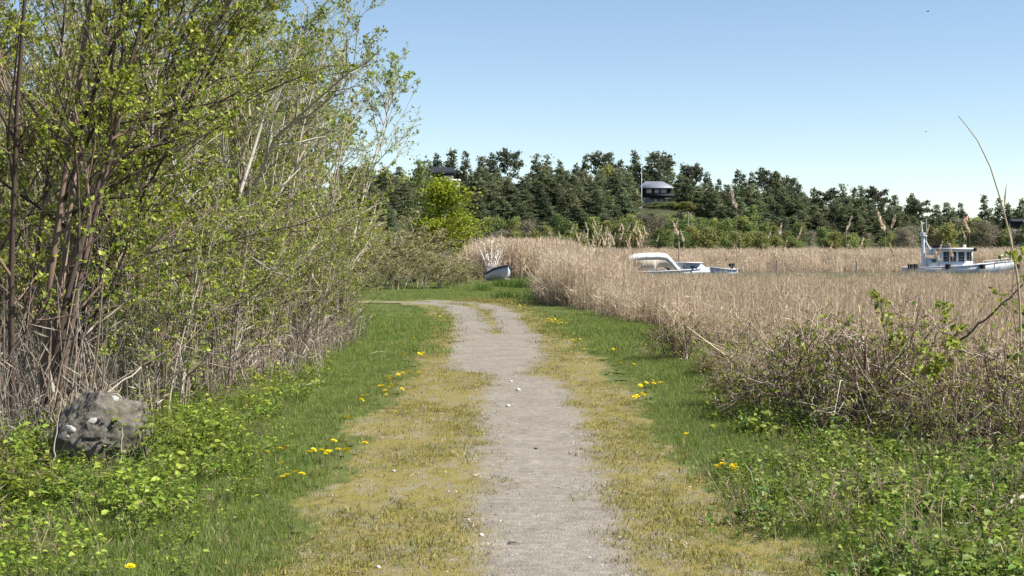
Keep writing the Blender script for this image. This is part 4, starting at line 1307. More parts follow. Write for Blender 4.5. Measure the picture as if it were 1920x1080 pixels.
# ------------------------------------------------------------------ dandelions
def build_dandelions():
    rng = np.random.default_rng(81)

    def head(seed):
        r = np.random.default_rng(seed)
        g = G()
        for ringn, (n, L, up, z) in enumerate(((18, 0.023, 0.25, 0.0), (14, 0.018, 0.55, 0.002), (9, 0.011, 1.2, 0.004))):
            a_ = np.arange(n) * TAU / n + r.uniform(0, 1)
            pos = np.c_[np.cos(a_) * 0.002, np.sin(a_) * 0.002, np.full(n, z)]
            d = np.c_[np.cos(a_), np.sin(a_), np.full(n, up)]
            V, F, k = leaf_geo(pos, d, np.tile([0, 0, 1.0], (n, 1)), L * r.uniform(0.85, 1.1, n), 0.0085, 4)
            c = np.tile([(0.88, 0.72, 0.018), (0.88, 0.72, 0.018), (0.86, 0.64, 0.014)][ringn], (len(V), 1))
            g.add(V, F, c)
        return g.mesh('flower_head', M['petal'])

    hm = [head(800 + i) for i in range(3)]
    P = np.array([[[0, 0, -0.02], [0.004, 0, 0.4], [0, 0, 1.0]]])
    V, F = tubes(P, np.array([[0.002, 0.002, 0.002]]), 5)
    sm = G().add(V, F, (0.25, 0.24, 0.10)).mesh('stem', M['petal'])
    clusters = [
        ('yellow dandelion in the near row beside the left verge', 'dandelions in the near left row', [(500, 849), (527, 842), (539, 838), (580, 848), (588, 843), (604, 846), (610, 852), (616, 847), (634, 843), (651, 844), (684, 831)]),
        ('yellow dandelion in the small group below the near left row', 'dandelions below the near left row', [(528, 871), (539, 893), (530, 897), (554, 887), (566, 891)]),
        ('yellow dandelion halfway up the left grass, near the thicket', 'dandelions halfway up the left grass', [(651, 782), (678, 748), (680, 742), (689, 742), (678, 750), (712, 724), (718, 724), (731, 706), (734, 722), (730, 710), (722, 733), (724, 741), (747, 703), (755, 700), (767, 698), (787, 699), (754, 730), (741, 772), (770, 742), (733, 726), (626, 826)]),
        ('yellow dandelion far up the left grass before the bend', 'dandelions far up the left grass', [(776, 633), (790, 665), (793, 662), (758, 664), (815, 592), (825, 594), (830, 590), (832, 602), (813, 620), (770, 590), (786, 664)]),
        ('yellow dandelion in the bright far cluster right of the path', 'dandelions in the far right cluster', [(1018, 600), (1024, 603), (1030, 602), (1036, 604), (1042, 601), (1048, 603), (1053, 605), (1040, 598), (1028, 598), (1056, 601), (1062, 606), (1046, 607), (1090, 587), (1034, 600), (1050, 600), (1044, 604), (1022, 601)]),
        ('yellow dandelion sparse in the grass right of the path', 'sparse dandelions right of the path', [(1088, 637), (1096, 655), (1115, 656), (1075, 638), (1165, 681), (1188, 684), (960, 568), (975, 573), (985, 572), (950, 566), (1150, 655)]),
        ('yellow dandelion in the cluster by the reeds, right of the path', 'dandelions by the reeds', [(1201, 722), (1212, 717), (1224, 713), (1226, 718), (1237, 716), (1242, 716), (1196, 742), (1205, 738), (1190, 745), (1207, 740)]),
        ('yellow dandelion in the near group right of the path', 'near dandelions right of the path', [(1345, 877), (1356, 872), (1373, 876), (1376, 875), (1287, 813)]),
    ]
    for lab, grp, pts in clusters:
        for px, py in pts:
            hh = rng.uniform(0.06, 0.11)
            d = (EYE - hh) * F_PX / (py - HOR)
            x = (px - 960) / F_PX * d
            z0 = float(H(x, d))
            t = thing('dandelion', (x, d, z0), lab, 'dandelion', grp, rng.uniform(0, TAU))
            link('stem', sm, t, None, None, (1, 1, hh))
            h = link('flower_head', hm[rng.integers(0, 3)], t, (0, 0, hh), (rng.normal(0.0, 0.3), rng.normal(0, 0.3), 0), rng.uniform(1.15, 1.55))
    px, py = 245, 1066
    x, d = GX(px, py, 0.08)
    t = thing('dandelion', (x, d, float(H(x, d))), 'single yellow dandelion at the bottom left of the picture', 'dandelion')
    link('stem', sm, t, None, None, (1, 1, 0.08)); link('flower_head', hm[0], t, (0, 0, 0.08), (0.2, 0.1, 0), 1.2)


build_dandelions()


# ------------------------------------------------------------------ pebbles and bits on the path
def build_pebbles():
    rng = np.random.default_rng(91)

    def peb(seed, col):
        r = np.random.default_rng(seed)
        nu, nv = 9, 6
        u = np.arange(nu) * TAU / nu; v = np.linspace(0.15, math.pi - 0.15, nv)
        U, W = np.meshgrid(u, v)
        d = np.stack([np.cos(U) * np.sin(W), np.sin(U) * np.sin(W), np.cos(W)], -1)
        V = d * (1 + r.normal(0, 0.12, (nv, nu, 1))) * [0.5, 0.42, 0.3]
        g = G(); g.loft(list(V)); g.C = [np.tile(col, (len(c), 1)) for c in g.C]
        return g.mesh('pebble', M['stone'], True)
    cols = [(0.36, 0.33, 0.29), (0.25, 0.23, 0.21), (0.46, 0.43, 0.39), (0.17, 0.15, 0.14)]
    pv = [peb(900 + i, cols[i % 4]) for i in range(8)]
    n = 9000
    y = 6.2 + 22 * rng.random(n) ** 1.7
    x = rng.uniform(-1.6, 2.0, n)
    k = (path_in(x, y) > -0.25)
    x, y = x[k], y[k]
    sc = np.clip(rng.lognormal(-4.85, 0.42, len(x)), 0.004, 0.03)
    scatter('gravel_stones', np.stack([x, y, H(x, y) + 0.013], -1), pv, rng, 'loose grit and small stones on the path', 'gravel', tilt=0.5, scale=sc)
    # dry leaf and straw bits on the verge
    g = [blades(np.random.default_rng(930 + i), 5, 0.03, 0.006, 0.014, 0.011, 1.6, np.array([[0.40, 0.31, 0.20], [0.30, 0.21, 0.12], [0.36, 0.30, 0.22]]), 1, M['moss'], 'litter_bits') for i in range(4)]
    n = 3500
    y = 6.2 + 24 * rng.random(n) ** 1.5
    x = rng.uniform(-2.2, 2.6, n)
    k = (np.minimum(x - verge_l(y), verge_r(y) - x) > -0.5) & (path_in(x, y) < 0.1)
    scatter('litter', put(x[k], y[k], 0.012), g, rng, 'dry leaf and straw bits scattered on the verge', 'litter', 0.6, 1.4, 0.4)
    white = peb(950, (0.50, 0.48, 0.44)); dark = peb(951, (0.07, 0.055, 0.045))
    for (px, py, m, s, lab) in ((972, 735, white, 0.06, 'pale flat stone in the middle of the path'), (958, 718, white, 0.04, 'small pale stone just beyond the flat one on the path'), (953, 765, white, 0.05, 'pale stone at the left edge of the gravel'),
                                (903, 1010, white, 0.035, 'white pebble at the lower left edge of the gravel'), (709, 1070, white, 0.03, 'white pebble on the left verge at the picture bottom'), (1005, 845, dark, 0.028, 'small dark stone in the middle of the gravel'),
                                (738, 888, white, 0.03, 'white pebble on the left verge beside the dandelions'), (1175, 930, dark, 0.025, 'small dark stone at the right edge of the gravel')):
        x, d = GX(px, py)
        o = link('stone', m, None, (x, d, float(H(x, d)) + 0.012 + s * 0.22), (0, 0, px), s)
        tag(o, lab, 'stone')
    x, d = GX(960, 1025)
    V, F, k = leaf_geo(np.array([[-0.03, 0, 0.0]]), np.array([[1, 0.15, 0.1]]), np.array([[0, 0.2, 1.0]]), 0.065, 0.035, 6)
    g = G(); g.add(V, F, (0.13, 0.055, 0.03))
    V[:, 2] -= 0.004; g.add(V, F[:, ::-1], (0.13, 0.055, 0.03))
    o = g.obj('dead_leaf', M['moss'], None, False, (x, d, float(H(x, d)) + 0.022))
    tag(o, 'brown dead leaf lying on the gravel near the picture bottom', 'leaf')


build_pebbles()


# ------------------------------------------------------------------ far trees
def conifer(seed, kind, h=15.0):
    """trunk, branches and crown of a far pine (p) or spruce (s)"""
    rng = np.random.default_rng(seed)
    gt = G(); gb = G(); gc = G()
    bend = rng.normal(0, 0.02, 2) * h
    tp = np.array([[0, 0, -0.5], [bend[0] * .3, bend[1] * .3, h * .4], [bend[0], bend[1], h * .97]])
    T = resample(tp, 9)
    V, F = tubes(T[None], (h * 0.014 * np.linspace(1, 0.15, 9))[None], 7)
    tc = np.array((0.16, 0.095, 0.06)) if kind != 's' else np.array((0.10, 0.08, 0.065))
    gt.add(V, F, tc)
    n = {'p': 110, 's': 120, 'u': 44}[kind]
    lo = {'p': 0.05, 's': 0.04, 'u': 0.5}[kind]
    t = lo + (1 - lo) * rng.random(n) ** 0.9
    pos, _ = interp_poly(T[None], np.zeros(n, int), t)
    a_ = rng.uniform(0, TAU, n)
    tt = (t - lo) / (1 - lo)
    if kind == 's':
        L = h * 0.19 * (1 - tt) ** 0.8 + 0.3
        el = rng.normal(-0.12, 0.12, n)
    elif kind == 'p':
        lob = 0.75 + 0.5 * vnoise(np.cos(a_) * 1.4 + seed, tt * 4, seed)
        L = h * 0.235 * (np.sin(np.clip(0.25 + tt * 0.95, 0, 1.0) * math.pi) ** 0.6 * 0.55 + 0.45 * (1 - tt)) * lob * rng.uniform(0.7, 1.15, n) + 0.3
        el = rng.normal(0.12, 0.22, n)
    else:
        L = h * 0.26 * (0.6 + 0.5 * np.sin(tt * math.pi)) * rng.uniform(0.5, 1.1, n)
        el = rng.normal(0.1, 0.12, n)
    d = np.c_[np.cos(a_) * np.cos(el), np.sin(a_) * np.cos(el), np.sin(el)]
    B = grow(rng, pos, d, L, 4, (0, 0, 0.03), 0.1)
    V, F = tubes(B, np.clip(L * 0.018, 0.02, 0.1)[:, None] * np.linspace(1, .4, 4)[None], 3)
    gb.add(V, F, tc * 0.9)
    m = np.clip((L * (17 if kind != 's' else 14)).astype(int), 8, 80)
    bi = np.repeat(np.arange(n), m)
    u = 0.18 + 0.87 * rng.random(len(bi)) ** 0.7
    P, tan = interp_poly(B, bi, np.clip(u, 0, 1))
    sp = {'p': 0.42, 's': 0.24, 'u': 0.35}[kind]
    P = P + rng.normal(0, sp, (len(bi), 3)) * [1, 1, 0.7]
    dd = unit(tan * 0.8 + rnd_dirs(rng, len(bi)) * 0.8 + [0, 0, 0.2 if kind != 's' else -0.15])
    sz = rng.uniform(0.40, 0.85, len(bi)) * {'p': 1.0, 's': 0.85, 'u': 0.95}[kind]
    V, F, k = leaf_geo(P, dd, unit(rnd_dirs(rng, len(bi)) * 0.8 + [0, 0, 0.8]), sz, sz * rng.uniform(0.5, 0.8, len(bi)), 4)
    base = {'p': np.array([(0.165, 0.190, 0.098), (0.185, 0.190, 0.100), (0.142, 0.170, 0.092)]), 's': np.array([(0.098, 0.122, 0.066), (0.115, 0.135, 0.070)]), 'u': np.array([(0.120, 0.132, 0.074), (0.105, 0.118, 0.068)])}[kind]  # needle greens raised in place of distance haze
    bc = base[rng.integers(0, len(base), n)] * rng.uniform(0.8, 1.25, (n, 1))
    c = bc[bi] * rng.uniform(0.8, 1.2, (len(bi), 1))
    gc.add(V, F, np.repeat(c, k, 0))
    return {'trunk': gt.mesh('trunk', M['bark'], True), 'branches': gb.mesh('branches', M['bark']), 'crown': gc.mesh('crown', M['needle'])}


def broadleaf(seed, h, wr, cols, dens=1.0, leaf=0.34, bark=(0.20, 0.18, 0.15), lo=0.12, conical=0.0, gap=0.0):
    rng = np.random.default_rng(seed)
    gt = G(); gb = G(); gc = G()
    T = resample(np.array([[0, 0, -0.3], [rng.normal(0, .02) * h, rng.normal(0, .02) * h, h * .5], [rng.normal(0, .04) * h, 0, h * .95]]), 8)
    V, F = tubes(T[None], (h * 0.014 * np.linspace(1, .15, 8))[None], 6)
    gt.add(V, F, bark)
    n = 54
    t = lo + (1 - lo) * rng.random(n)
    pos, _ = interp_poly(T[None], np.zeros(n, int), t)
    a_ = rng.uniform(0, TAU, n); tt = (t - lo) / (1 - lo)
    prof = np.sin(np.clip(0.18 + 0.8 * tt, 0, 1) * math.pi) ** 0.7 * (1 - conical * tt)
    L = h * wr * prof * rng.uniform(0.6, 1.2, n) * (0.75 + 0.5 * vnoise(np.cos(a_) * 1.5 + 5, tt * 3 + seed, seed)) + 0.15
    el = rng.normal(0.55, 0.25, n)
    d = np.c_[np.cos(a_) * np.cos(el), np.sin(a_) * np.cos(el), np.sin(el)]
    B = grow(rng, pos, d, L, 4, (0, 0, 0.05), 0.12)
    V, F = tubes(B, np.clip(L * 0.016, 0.01, 0.08)[:, None] * np.linspace(1, .4, 4)[None], 3)
    gb.add(V, F, bark)
    m = np.clip((L / h * 190 * dens).astype(int), 8, 150)
    bi = np.repeat(np.arange(n), m)
    P, tan = interp_poly(B, bi, np.clip(0.15 + 0.87 * rng.random(len(bi)) ** 0.7, 0, 1))
    P = P + rng.normal(0, 0.045 * h, (len(bi), 3)) * [1, 1, 0.9]
    P[:, 2] = np.maximum(P[:, 2], 0.1)
    sz = leaf * rng.uniform(0.6, 1.3, len(bi))
    V, F, k = leaf_geo(P, rnd_dirs(rng, len(bi)), rnd_dirs(rng, len(bi)) + [0, 0, 0.6], sz, sz * 0.7, 4)
    cols = np.asarray(cols)
    bc = cols[rng.integers(0, len(cols), n)] * rng.uniform(0.8, 1.2, (n, 1))
    gc.add(V, F, np.repeat(bc[bi] * rng.uniform(0.8, 1.2, (len(bi), 1)), k, 0))
    return {'trunk': gt.mesh('trunk', M['bark'], True), 'branches': gb.mesh('branches', M['bark']), 'crown': gc.mesh('crown', M['broad'])}


HOUSE_BOXES = [(1196, 1268, 334, 384, 410), (812, 866, 306, 348, 408), (1776, 1822, 384, 416, 470)]


def build_forest():
    rng = np.random.default_rng(101)
    pines = [conifer(1000 + i, 'p') for i in range(6)]
    spruces = [conifer(1020 + i, 's') for i in range(4)]
    umbr = [conifer(1040 + i, 'u') for i in range(3)]

    def zone(px):
        if px < 870: return 'near the left house'
        if px < 1110: return 'between the two houses'
        if px < 1275: return 'around the grey-roofed house'
        if px < 1500: return 'right of the grey-roofed house'
        if px < 1700: return 'on the low right ridge'
        return 'above the wheelhouse boat'

    def hides(px, d, top, halfw):
        for a_, b_, t0, t1, hd in HOUSE_BOXES:
            if d < hd + 8 and px + halfw > a_ and px - halfw < b_ and top < t1:
                return True
        return False

    def place(kinds, nm, px, top, d, lab, squash=1.0, group='conifers on the far hill'):
        x = (px - 960) / F_PX * d
        z0 = float(H(x, d))
        h = EYE - (top - HOR) / F_PX * d - z0
        if h < 2.5: return
        m = kinds[rng.integers(0, len(kinds))]
        s = h / 15.0
        w_ = max(s * squash, 0.95 if kinds is not spruces else 0.7)
        plant_thing(m, nm, (x, d, z0), lab, 'tree', group, rng.uniform(0, TAU), (w_, w_, s))

    sky_trees = [(786, 298, 's'), (802, 300, 'p'), (822, 284, 's'), (846, 278, 'p'), (876, 282, 's'), (902, 292, 'p'), (926, 283, 's'), (957, 282, 'u'), (912, 296, 's'), (1008, 289, 'p'), (1026, 290, 'p'), (1050, 298, 's'), (1078, 303, 's'), (1098, 287, 's'), (1128, 283, 'u'), (1145, 284, 's'), (1166, 297, 's'), (1191, 284, 'p'), (1218, 296, 'p'), (1237, 283, 'u'), (1250, 296, 'p'), (1284, 306, 'p'), (1298, 310, 'u'), (1326, 319, 's'), (1346, 334, 's'), (1382, 316, 's'), (1396, 324, 's'), (1411, 320, 's'), (1440, 319, 'u'), (1454, 322, 'p'), (1475, 330, 'u'), (1500, 342, 'p'), (1524, 353, 'p'), (1550, 356, 'u'), (1581, 346, 'p'), (1602, 351, 'p'), (1616, 350, 'p'), (1646, 353, 'u'), (1678, 366, 'p'), (1708, 364, 'p'), (1724, 374, 'u'), (1756, 384, 'p'), (1775, 380, 'p'), (1801, 379, 's'), (1846, 363, 's'), (1876, 370, 's'), (1890, 382, 'p'), (1916, 373, 'p'), (1935, 368, 'p')]
    K = {'p': (pines, 'pine_tree', 'dark pine'), 's': (spruces, 'spruce_tree', 'pointed spruce'), 'u': (umbr, 'pine_tree', 'high-crowned pine')}
    for px, top, k in sky_trees:
        d = rng.uniform(425, 445)
        kinds, nm, word = K[k]
        if 955 < px < 960: lab = 'flat-topped pine with sky showing under its crown on the skyline'
        else: lab = f'{word} breaking the skyline {zone(px)}'
        place(kinds, nm, px, top, d, lab, 1.05 if k == 'p' else 0.9)
    # behind-ridge filler so the stand reads dense
    tops = np.array([(700, 300), (785, 318), (860, 310), (905, 308), (990, 325), (1020, 305), (1065, 312), (1120, 305), (1200, 310), (1260, 312), (1300, 325), (1345, 350), (1385, 335), (1460, 335), (1500, 352), (1545, 368), (1570, 362), (1650, 366), (1700, 380), (1760, 396), (1840, 388), (1930, 385)], float)
    for px in np.arange(650, 1720, 19.0):
        px += rng.normal(0, 5)
        top = np.interp(px, tops[:, 0], tops[:, 1]) + rng.uniform(8, 26)
        d = rng.uniform(400, 412)
        if hides(px, d, top, 16): continue
        place(pines, 'pine_tree', px, top, d, f'upper-slope dark pine {zone(px)}', 1.4)
    for px in np.arange(640, 1720, 27.0):
        px += rng.normal(0, 6)
        top = np.interp(px, tops[:, 0], tops[:, 1]) + rng.uniform(2, 14)
        d = rng.uniform(414, 424)
        if hides(px, d, top, 18): continue
        place(pines, 'pine_tree', px, top, d, f'dark pine just below the skyline {zone(px)}', 1.4)
    # middle and front rows
    for row, (d0, d1, dt, step) in enumerate(((380, 398, 24, 29.0), (345, 362, 44, 33.0), (322, 338, 62, 36.0), (300, 314, 84, 34.0))):
        for px in np.arange(660 + 11 * row, 1700, step):
            px += rng.normal(0, 8)
            top = np.interp(px, tops[:, 0], tops[:, 1]) + dt + rng.uniform(-12, 12)
            if px > 1560: top += 6 * row
            d = rng.uniform(d0, d1)
            if hides(px, d, top, 24): continue
            nm, kinds = ('pine_tree', pines) if rng.random() < 0.85 else ('spruce_tree', spruces)
            rowname = ('mid-slope', 'lower-slope', 'front-row', 'foremost')[row]
            place(kinds, nm, px, top, d, f'{rowname} dark {"pine" if nm[0] == "p" else "spruce"} {zone(px)}', 1.75)
    # big dark pine left of the grey-roofed house
    place([pines[1]], 'pine_tree', 1180, 322, 360, 'broad dark pine directly left of the grey-roofed house', 1.25)
    place([pines[3]], 'pine_tree', 1330, 345, 362, 'broad dark pine on the slope right of the bright hedge', 1.3)
    place([pines[2]], 'pine_tree', 1782, 388, 380, 'dark round pine above the wheelhouse boat', 1.3)

    # broadleaf shrubs and trees at the foot
    G1 = [(0.25, 0.285, 0.085), (0.21, 0.25, 0.075), (0.29, 0.30, 0.10)]
    G2 = [(0.15, 0.195, 0.06), (0.13, 0.17, 0.055), (0.19, 0.22, 0.07)]
    GB = [(0.24, 0.215, 0.14), (0.29, 0.255, 0.18), (0.20, 0.19, 0.12)]
    b1 = [broadleaf(1100 + i, 7.0, 0.30, G1) for i in range(4)]
    b2 = [broadleaf(1120 + i, 7.0, 0.30, G2) for i in range(3)]
    bb = [broadleaf(1140 + i, 6.0, 0.38, GB, 0.8, 0.26) for i in range(3)]

    def placeb(kinds, nm, px, top, d, lab, href, group, w=1.0, cat='tree'):
        x = (px - 960) / F_PX * d
        z0 = float(H(x, d)); h = EYE - (top - HOR) / F_PX * d - z0
        if h < 1: return
        s = h / href
        plant_thing(kinds[rng.integers(0, len(kinds))], nm, (x, d, z0), lab, cat, group, rng.uniform(0, TAU), (s * w, s * w, s))

    for px in np.arange(870, 1680, 21.0):
        px += rng.normal(0, 6)
        d = rng.uniform(262, 292)
        top = np.interp(px, [870, 960, 1100, 1250, 1400, 1500, 1600, 1700], [406, 408, 406, 402, 406, 422, 430, 432]) + rng.uniform(-6, 16)
        kinds, nm, word = [(b1, 'birch_tree', 'light green spring tree'), (b2, 'broadleaf_tree', 'mid green broadleaf tree'), (bb, 'bare_tree', 'grey-brown budding tree')][rng.choice(3, p=[0.62, 0.23, 0.15])]
        placeb(kinds, nm, px, top, d, f'{word} at the foot of the pines {zone(px)}', 7.0 if kinds is not bb else 6.0, 'broadleaf trees at the forest foot', 1.1)
    for px in np.arange(860, 1660, 26.0):
        px += rng.normal(0, 8)
        d = rng.uniform(232, 256)
        top = np.interp(px, [860, 960, 1100, 1250, 1400, 1500, 1700], [428, 434, 432, 428, 428, 438, 444]) + rng.uniform(-6, 10)
        if 880 < px < 960: kinds, nm, word = bb, 'grey_shrub', 'grey-brown budding shrub'
        else: kinds, nm, word = [(b1, 'green_shrub', 'bright green spring shrub'), (b2, 'green_shrub', 'dull green shrub')][int(rng.random() < 0.3)]
        placeb(kinds, nm, px, top, d, f'{word} along the reed edge {zone(px)}', 7.0 if kinds is not bb else 6.0, 'shrubs along the reed edge', 1.35, 'shrub')
    # right-hand distance
    for px in np.arange(1690, 1960, 22.0):
        px += rng.normal(0, 6)
        top = rng.uniform(408, 432)
        kinds = bb if rng.random() < 0.6 else b1
        placeb(kinds, 'grey_shrub' if kinds is bb else 'green_shrub', px, top, rng.uniform(255, 300), ('grey-brown' if kinds is bb else 'light green') + ' scrub rising above the far reeds behind the wheelhouse boat', 6.0 if kinds is bb else 7.0, 'scrub behind the wheelhouse boat', 1.3, 'shrub')
    for px in np.arange(1700, 1960, 20.0):
        px += rng.normal(0, 5)
        d = rng.uniform(480, 520); top = rng.uniform(388, 408)
        if hides(px, d, top, 14): continue
        place(pines, 'pine_tree', px, top, d, 'small far pine in the thinning tree line above the wheelhouse boat', 1.2)
    # hedge under the house
    for i, px in enumerate((1228, 1244, 1258, 1272, 1284)):
        placeb([b1[i % 4]], 'garden_shrub', px, 379 + (i % 2) * 4, 392, 'bright green garden shrub below the grey-roofed house', 7.0, 'garden shrubs below the house', 4.2, 'shrub')
    placeb([b1[1]], 'broadleaf_tree', 1140, 312, 424, 'yellow-green broadleaf tree among pines left of the flagpole', 7.0, None, 1.0)
    placeb([b1[2]], 'broadleaf_tree', 1410, 385, 318, 'pale green birch standing before the dark pines right of centre', 7.0, None, 0.9)
    # the bright birch left of centre
    bi = broadleaf(1200, 8.0, 0.36, [(0.255, 0.325, 0.028), (0.21, 0.28, 0.025), (0.30, 0.36, 0.035), (0.16, 0.22, 0.02)], 3.2, 0.26, (0.55, 0.54, 0.52), 0.14, 0.35)
    d = 150.0; x = (830 - 960) / F_PX * d; z0 = float(H(x, d)); h = EYE - (330 - HOR) / F_PX * d - z0
    s = h / 8.2
    plant_thing(bi, 'birch_tree', (x, d, z0), 'bright yellow-green birch with white trunk left of centre', 'tree', None, 0.5, (s * 1.4, s * 1.4, s))
    bi2 = broadleaf(1201, 8.0, 0.28, [(0.15, 0.17, 0.045), (0.18, 0.18, 0.06), (0.12, 0.14, 0.04)], 1.2, 0.24, (0.3, 0.27, 0.22))
    d = 175.0; x = (792 - 960) / F_PX * d; z0 = float(H(x, d)); h = EYE - (292 - HOR) / F_PX * d - z0; s = h / 8.2
    plant_thing(bi2, 'broadleaf_tree', (x, d, z0), 'olive budding tree directly left of and behind the bright birch', 'tree', None, 0.5, (s * .8, s * .8, s))

    # willow scrub round the bend
    WB = [(0.36, 0.31, 0.22), (0.42, 0.37, 0.27), (0.30, 0.26, 0.185)]
    WL = np.array([(0.30, 0.29, 0.10), (0.36, 0.33, 0.14), (0.25, 0.25, 0.09)])
    kw = [woody(1300 + i, stems_rand(1300 + i, 12, 3.0, 0.6, 0.4), [0.02] * 12, (9, 5, 3), (0.36, 0.45, 0.45), WB, WL, 1.7, 0.07, twig_r=0.006, npl=(7, 5, 4, 3)) for i in range(3)]
    for i, (px, top, d, w_, lab) in enumerate(((715, 395, 60, 1.15, 'tall grey willow scrub beside the end of the thicket'), (765, 432, 62, 1.2, 'grey-brown willow bush below the bright birch'), (705, 500, 55, 0.9, 'low olive bush at the left side of the far lawn'), (832, 468, 58, 1.25, 'round olive bush left of the small covered boat'),
                                           (785, 480, 57, 1.1, 'grey-green bush between the olive bushes at the bend'), (740, 470, 56, 1.0, 'grey bush overlapping the tall willow scrub'), (870, 478, 66, 1.1, 'thin budding bush close left of the covered boat'), (680, 440, 64, 1.2, 'willow bush half hidden behind the thicket end'), (855, 486, 62, 1.0, 'low olive bush touching the reeds left of the covered boat'), (805, 455, 68, 1.2, 'pale budding bush below the right side of the bright birch'), (640, 420, 70, 1.3, None), (590, 410, 72, 1.3, None), (520, 400, 75, 1.3, None))):
        x = (px - 960) / F_PX * d; z0 = float(H(x, d)); h = EYE - (top - HOR) / F_PX * d - z0
        s = h / 3.3
        plant_thing(kw[i % 3], 'willow_bush', (x, d, z0), lab or 'willow bush glimpsed through the left thicket', 'bush', 'willow bushes round the bend', i * 2.1, (s * w_ * 1.5, s * w_ * 1.5, s))
    # bleached bare branches above the covered boat
    d = 73.5; b = PX(921, 500, d); b[2] = float(H(b[0], d))
    st = [np.array([[0, 0, -.05], (PX(px, py, d) - b) * 0.5 + [0, 0, .1], PX(px, py, d) - b]) for px, py in ((897, 462), (906, 456), (913, 470), (922, 452), (930, 466), (938, 458), (944, 464))]
    m = woody(1350, st, [0.06] * 7, (5, 3), (0.3, 0.4), [(0.72, 0.68, 0.62), (0.65, 0.60, 0.54)], YG, 0, 0.03, twig_r=0.014, npl=(6, 4, 3), thick=2)
    plant_thing(m, 'dead_shrub', b, 'bleached white bare shrub standing just behind the covered boat', 'shrub')
    # dark tussocks in front of the covered boat
    for i, (px, py, s, lab) in enumerate(((945, 538, 1.0, 'dark green grass tussock under the covered boat'), (985, 536, 1.1, 'dark green grass tussock right of the covered boat'), (968, 540, .9, None), (1005, 540, .9, None), (903, 546, .8, 'small dark tussock on the far lawn, leftmost'), (945, 561, .8, 'dark tussock nearest the wheel track on the far lawn'))):
        tm = blades(np.random.default_rng(1400 + i), 240, 0.28, 0.25, 0.55, 0.022, 0.4, GREEN[:3] * 0.8, 2, M['grass'], 'grass_tussock')
        x, d = GX(px, py)
        o = link('grass_tussock', tm, None, (x, d, float(H(x, d))), None, s)
        tag(o, lab or 'dark green grass tussock in the row before the covered boat', 'tussock', 'tussocks on the far lawn')


build_forest()


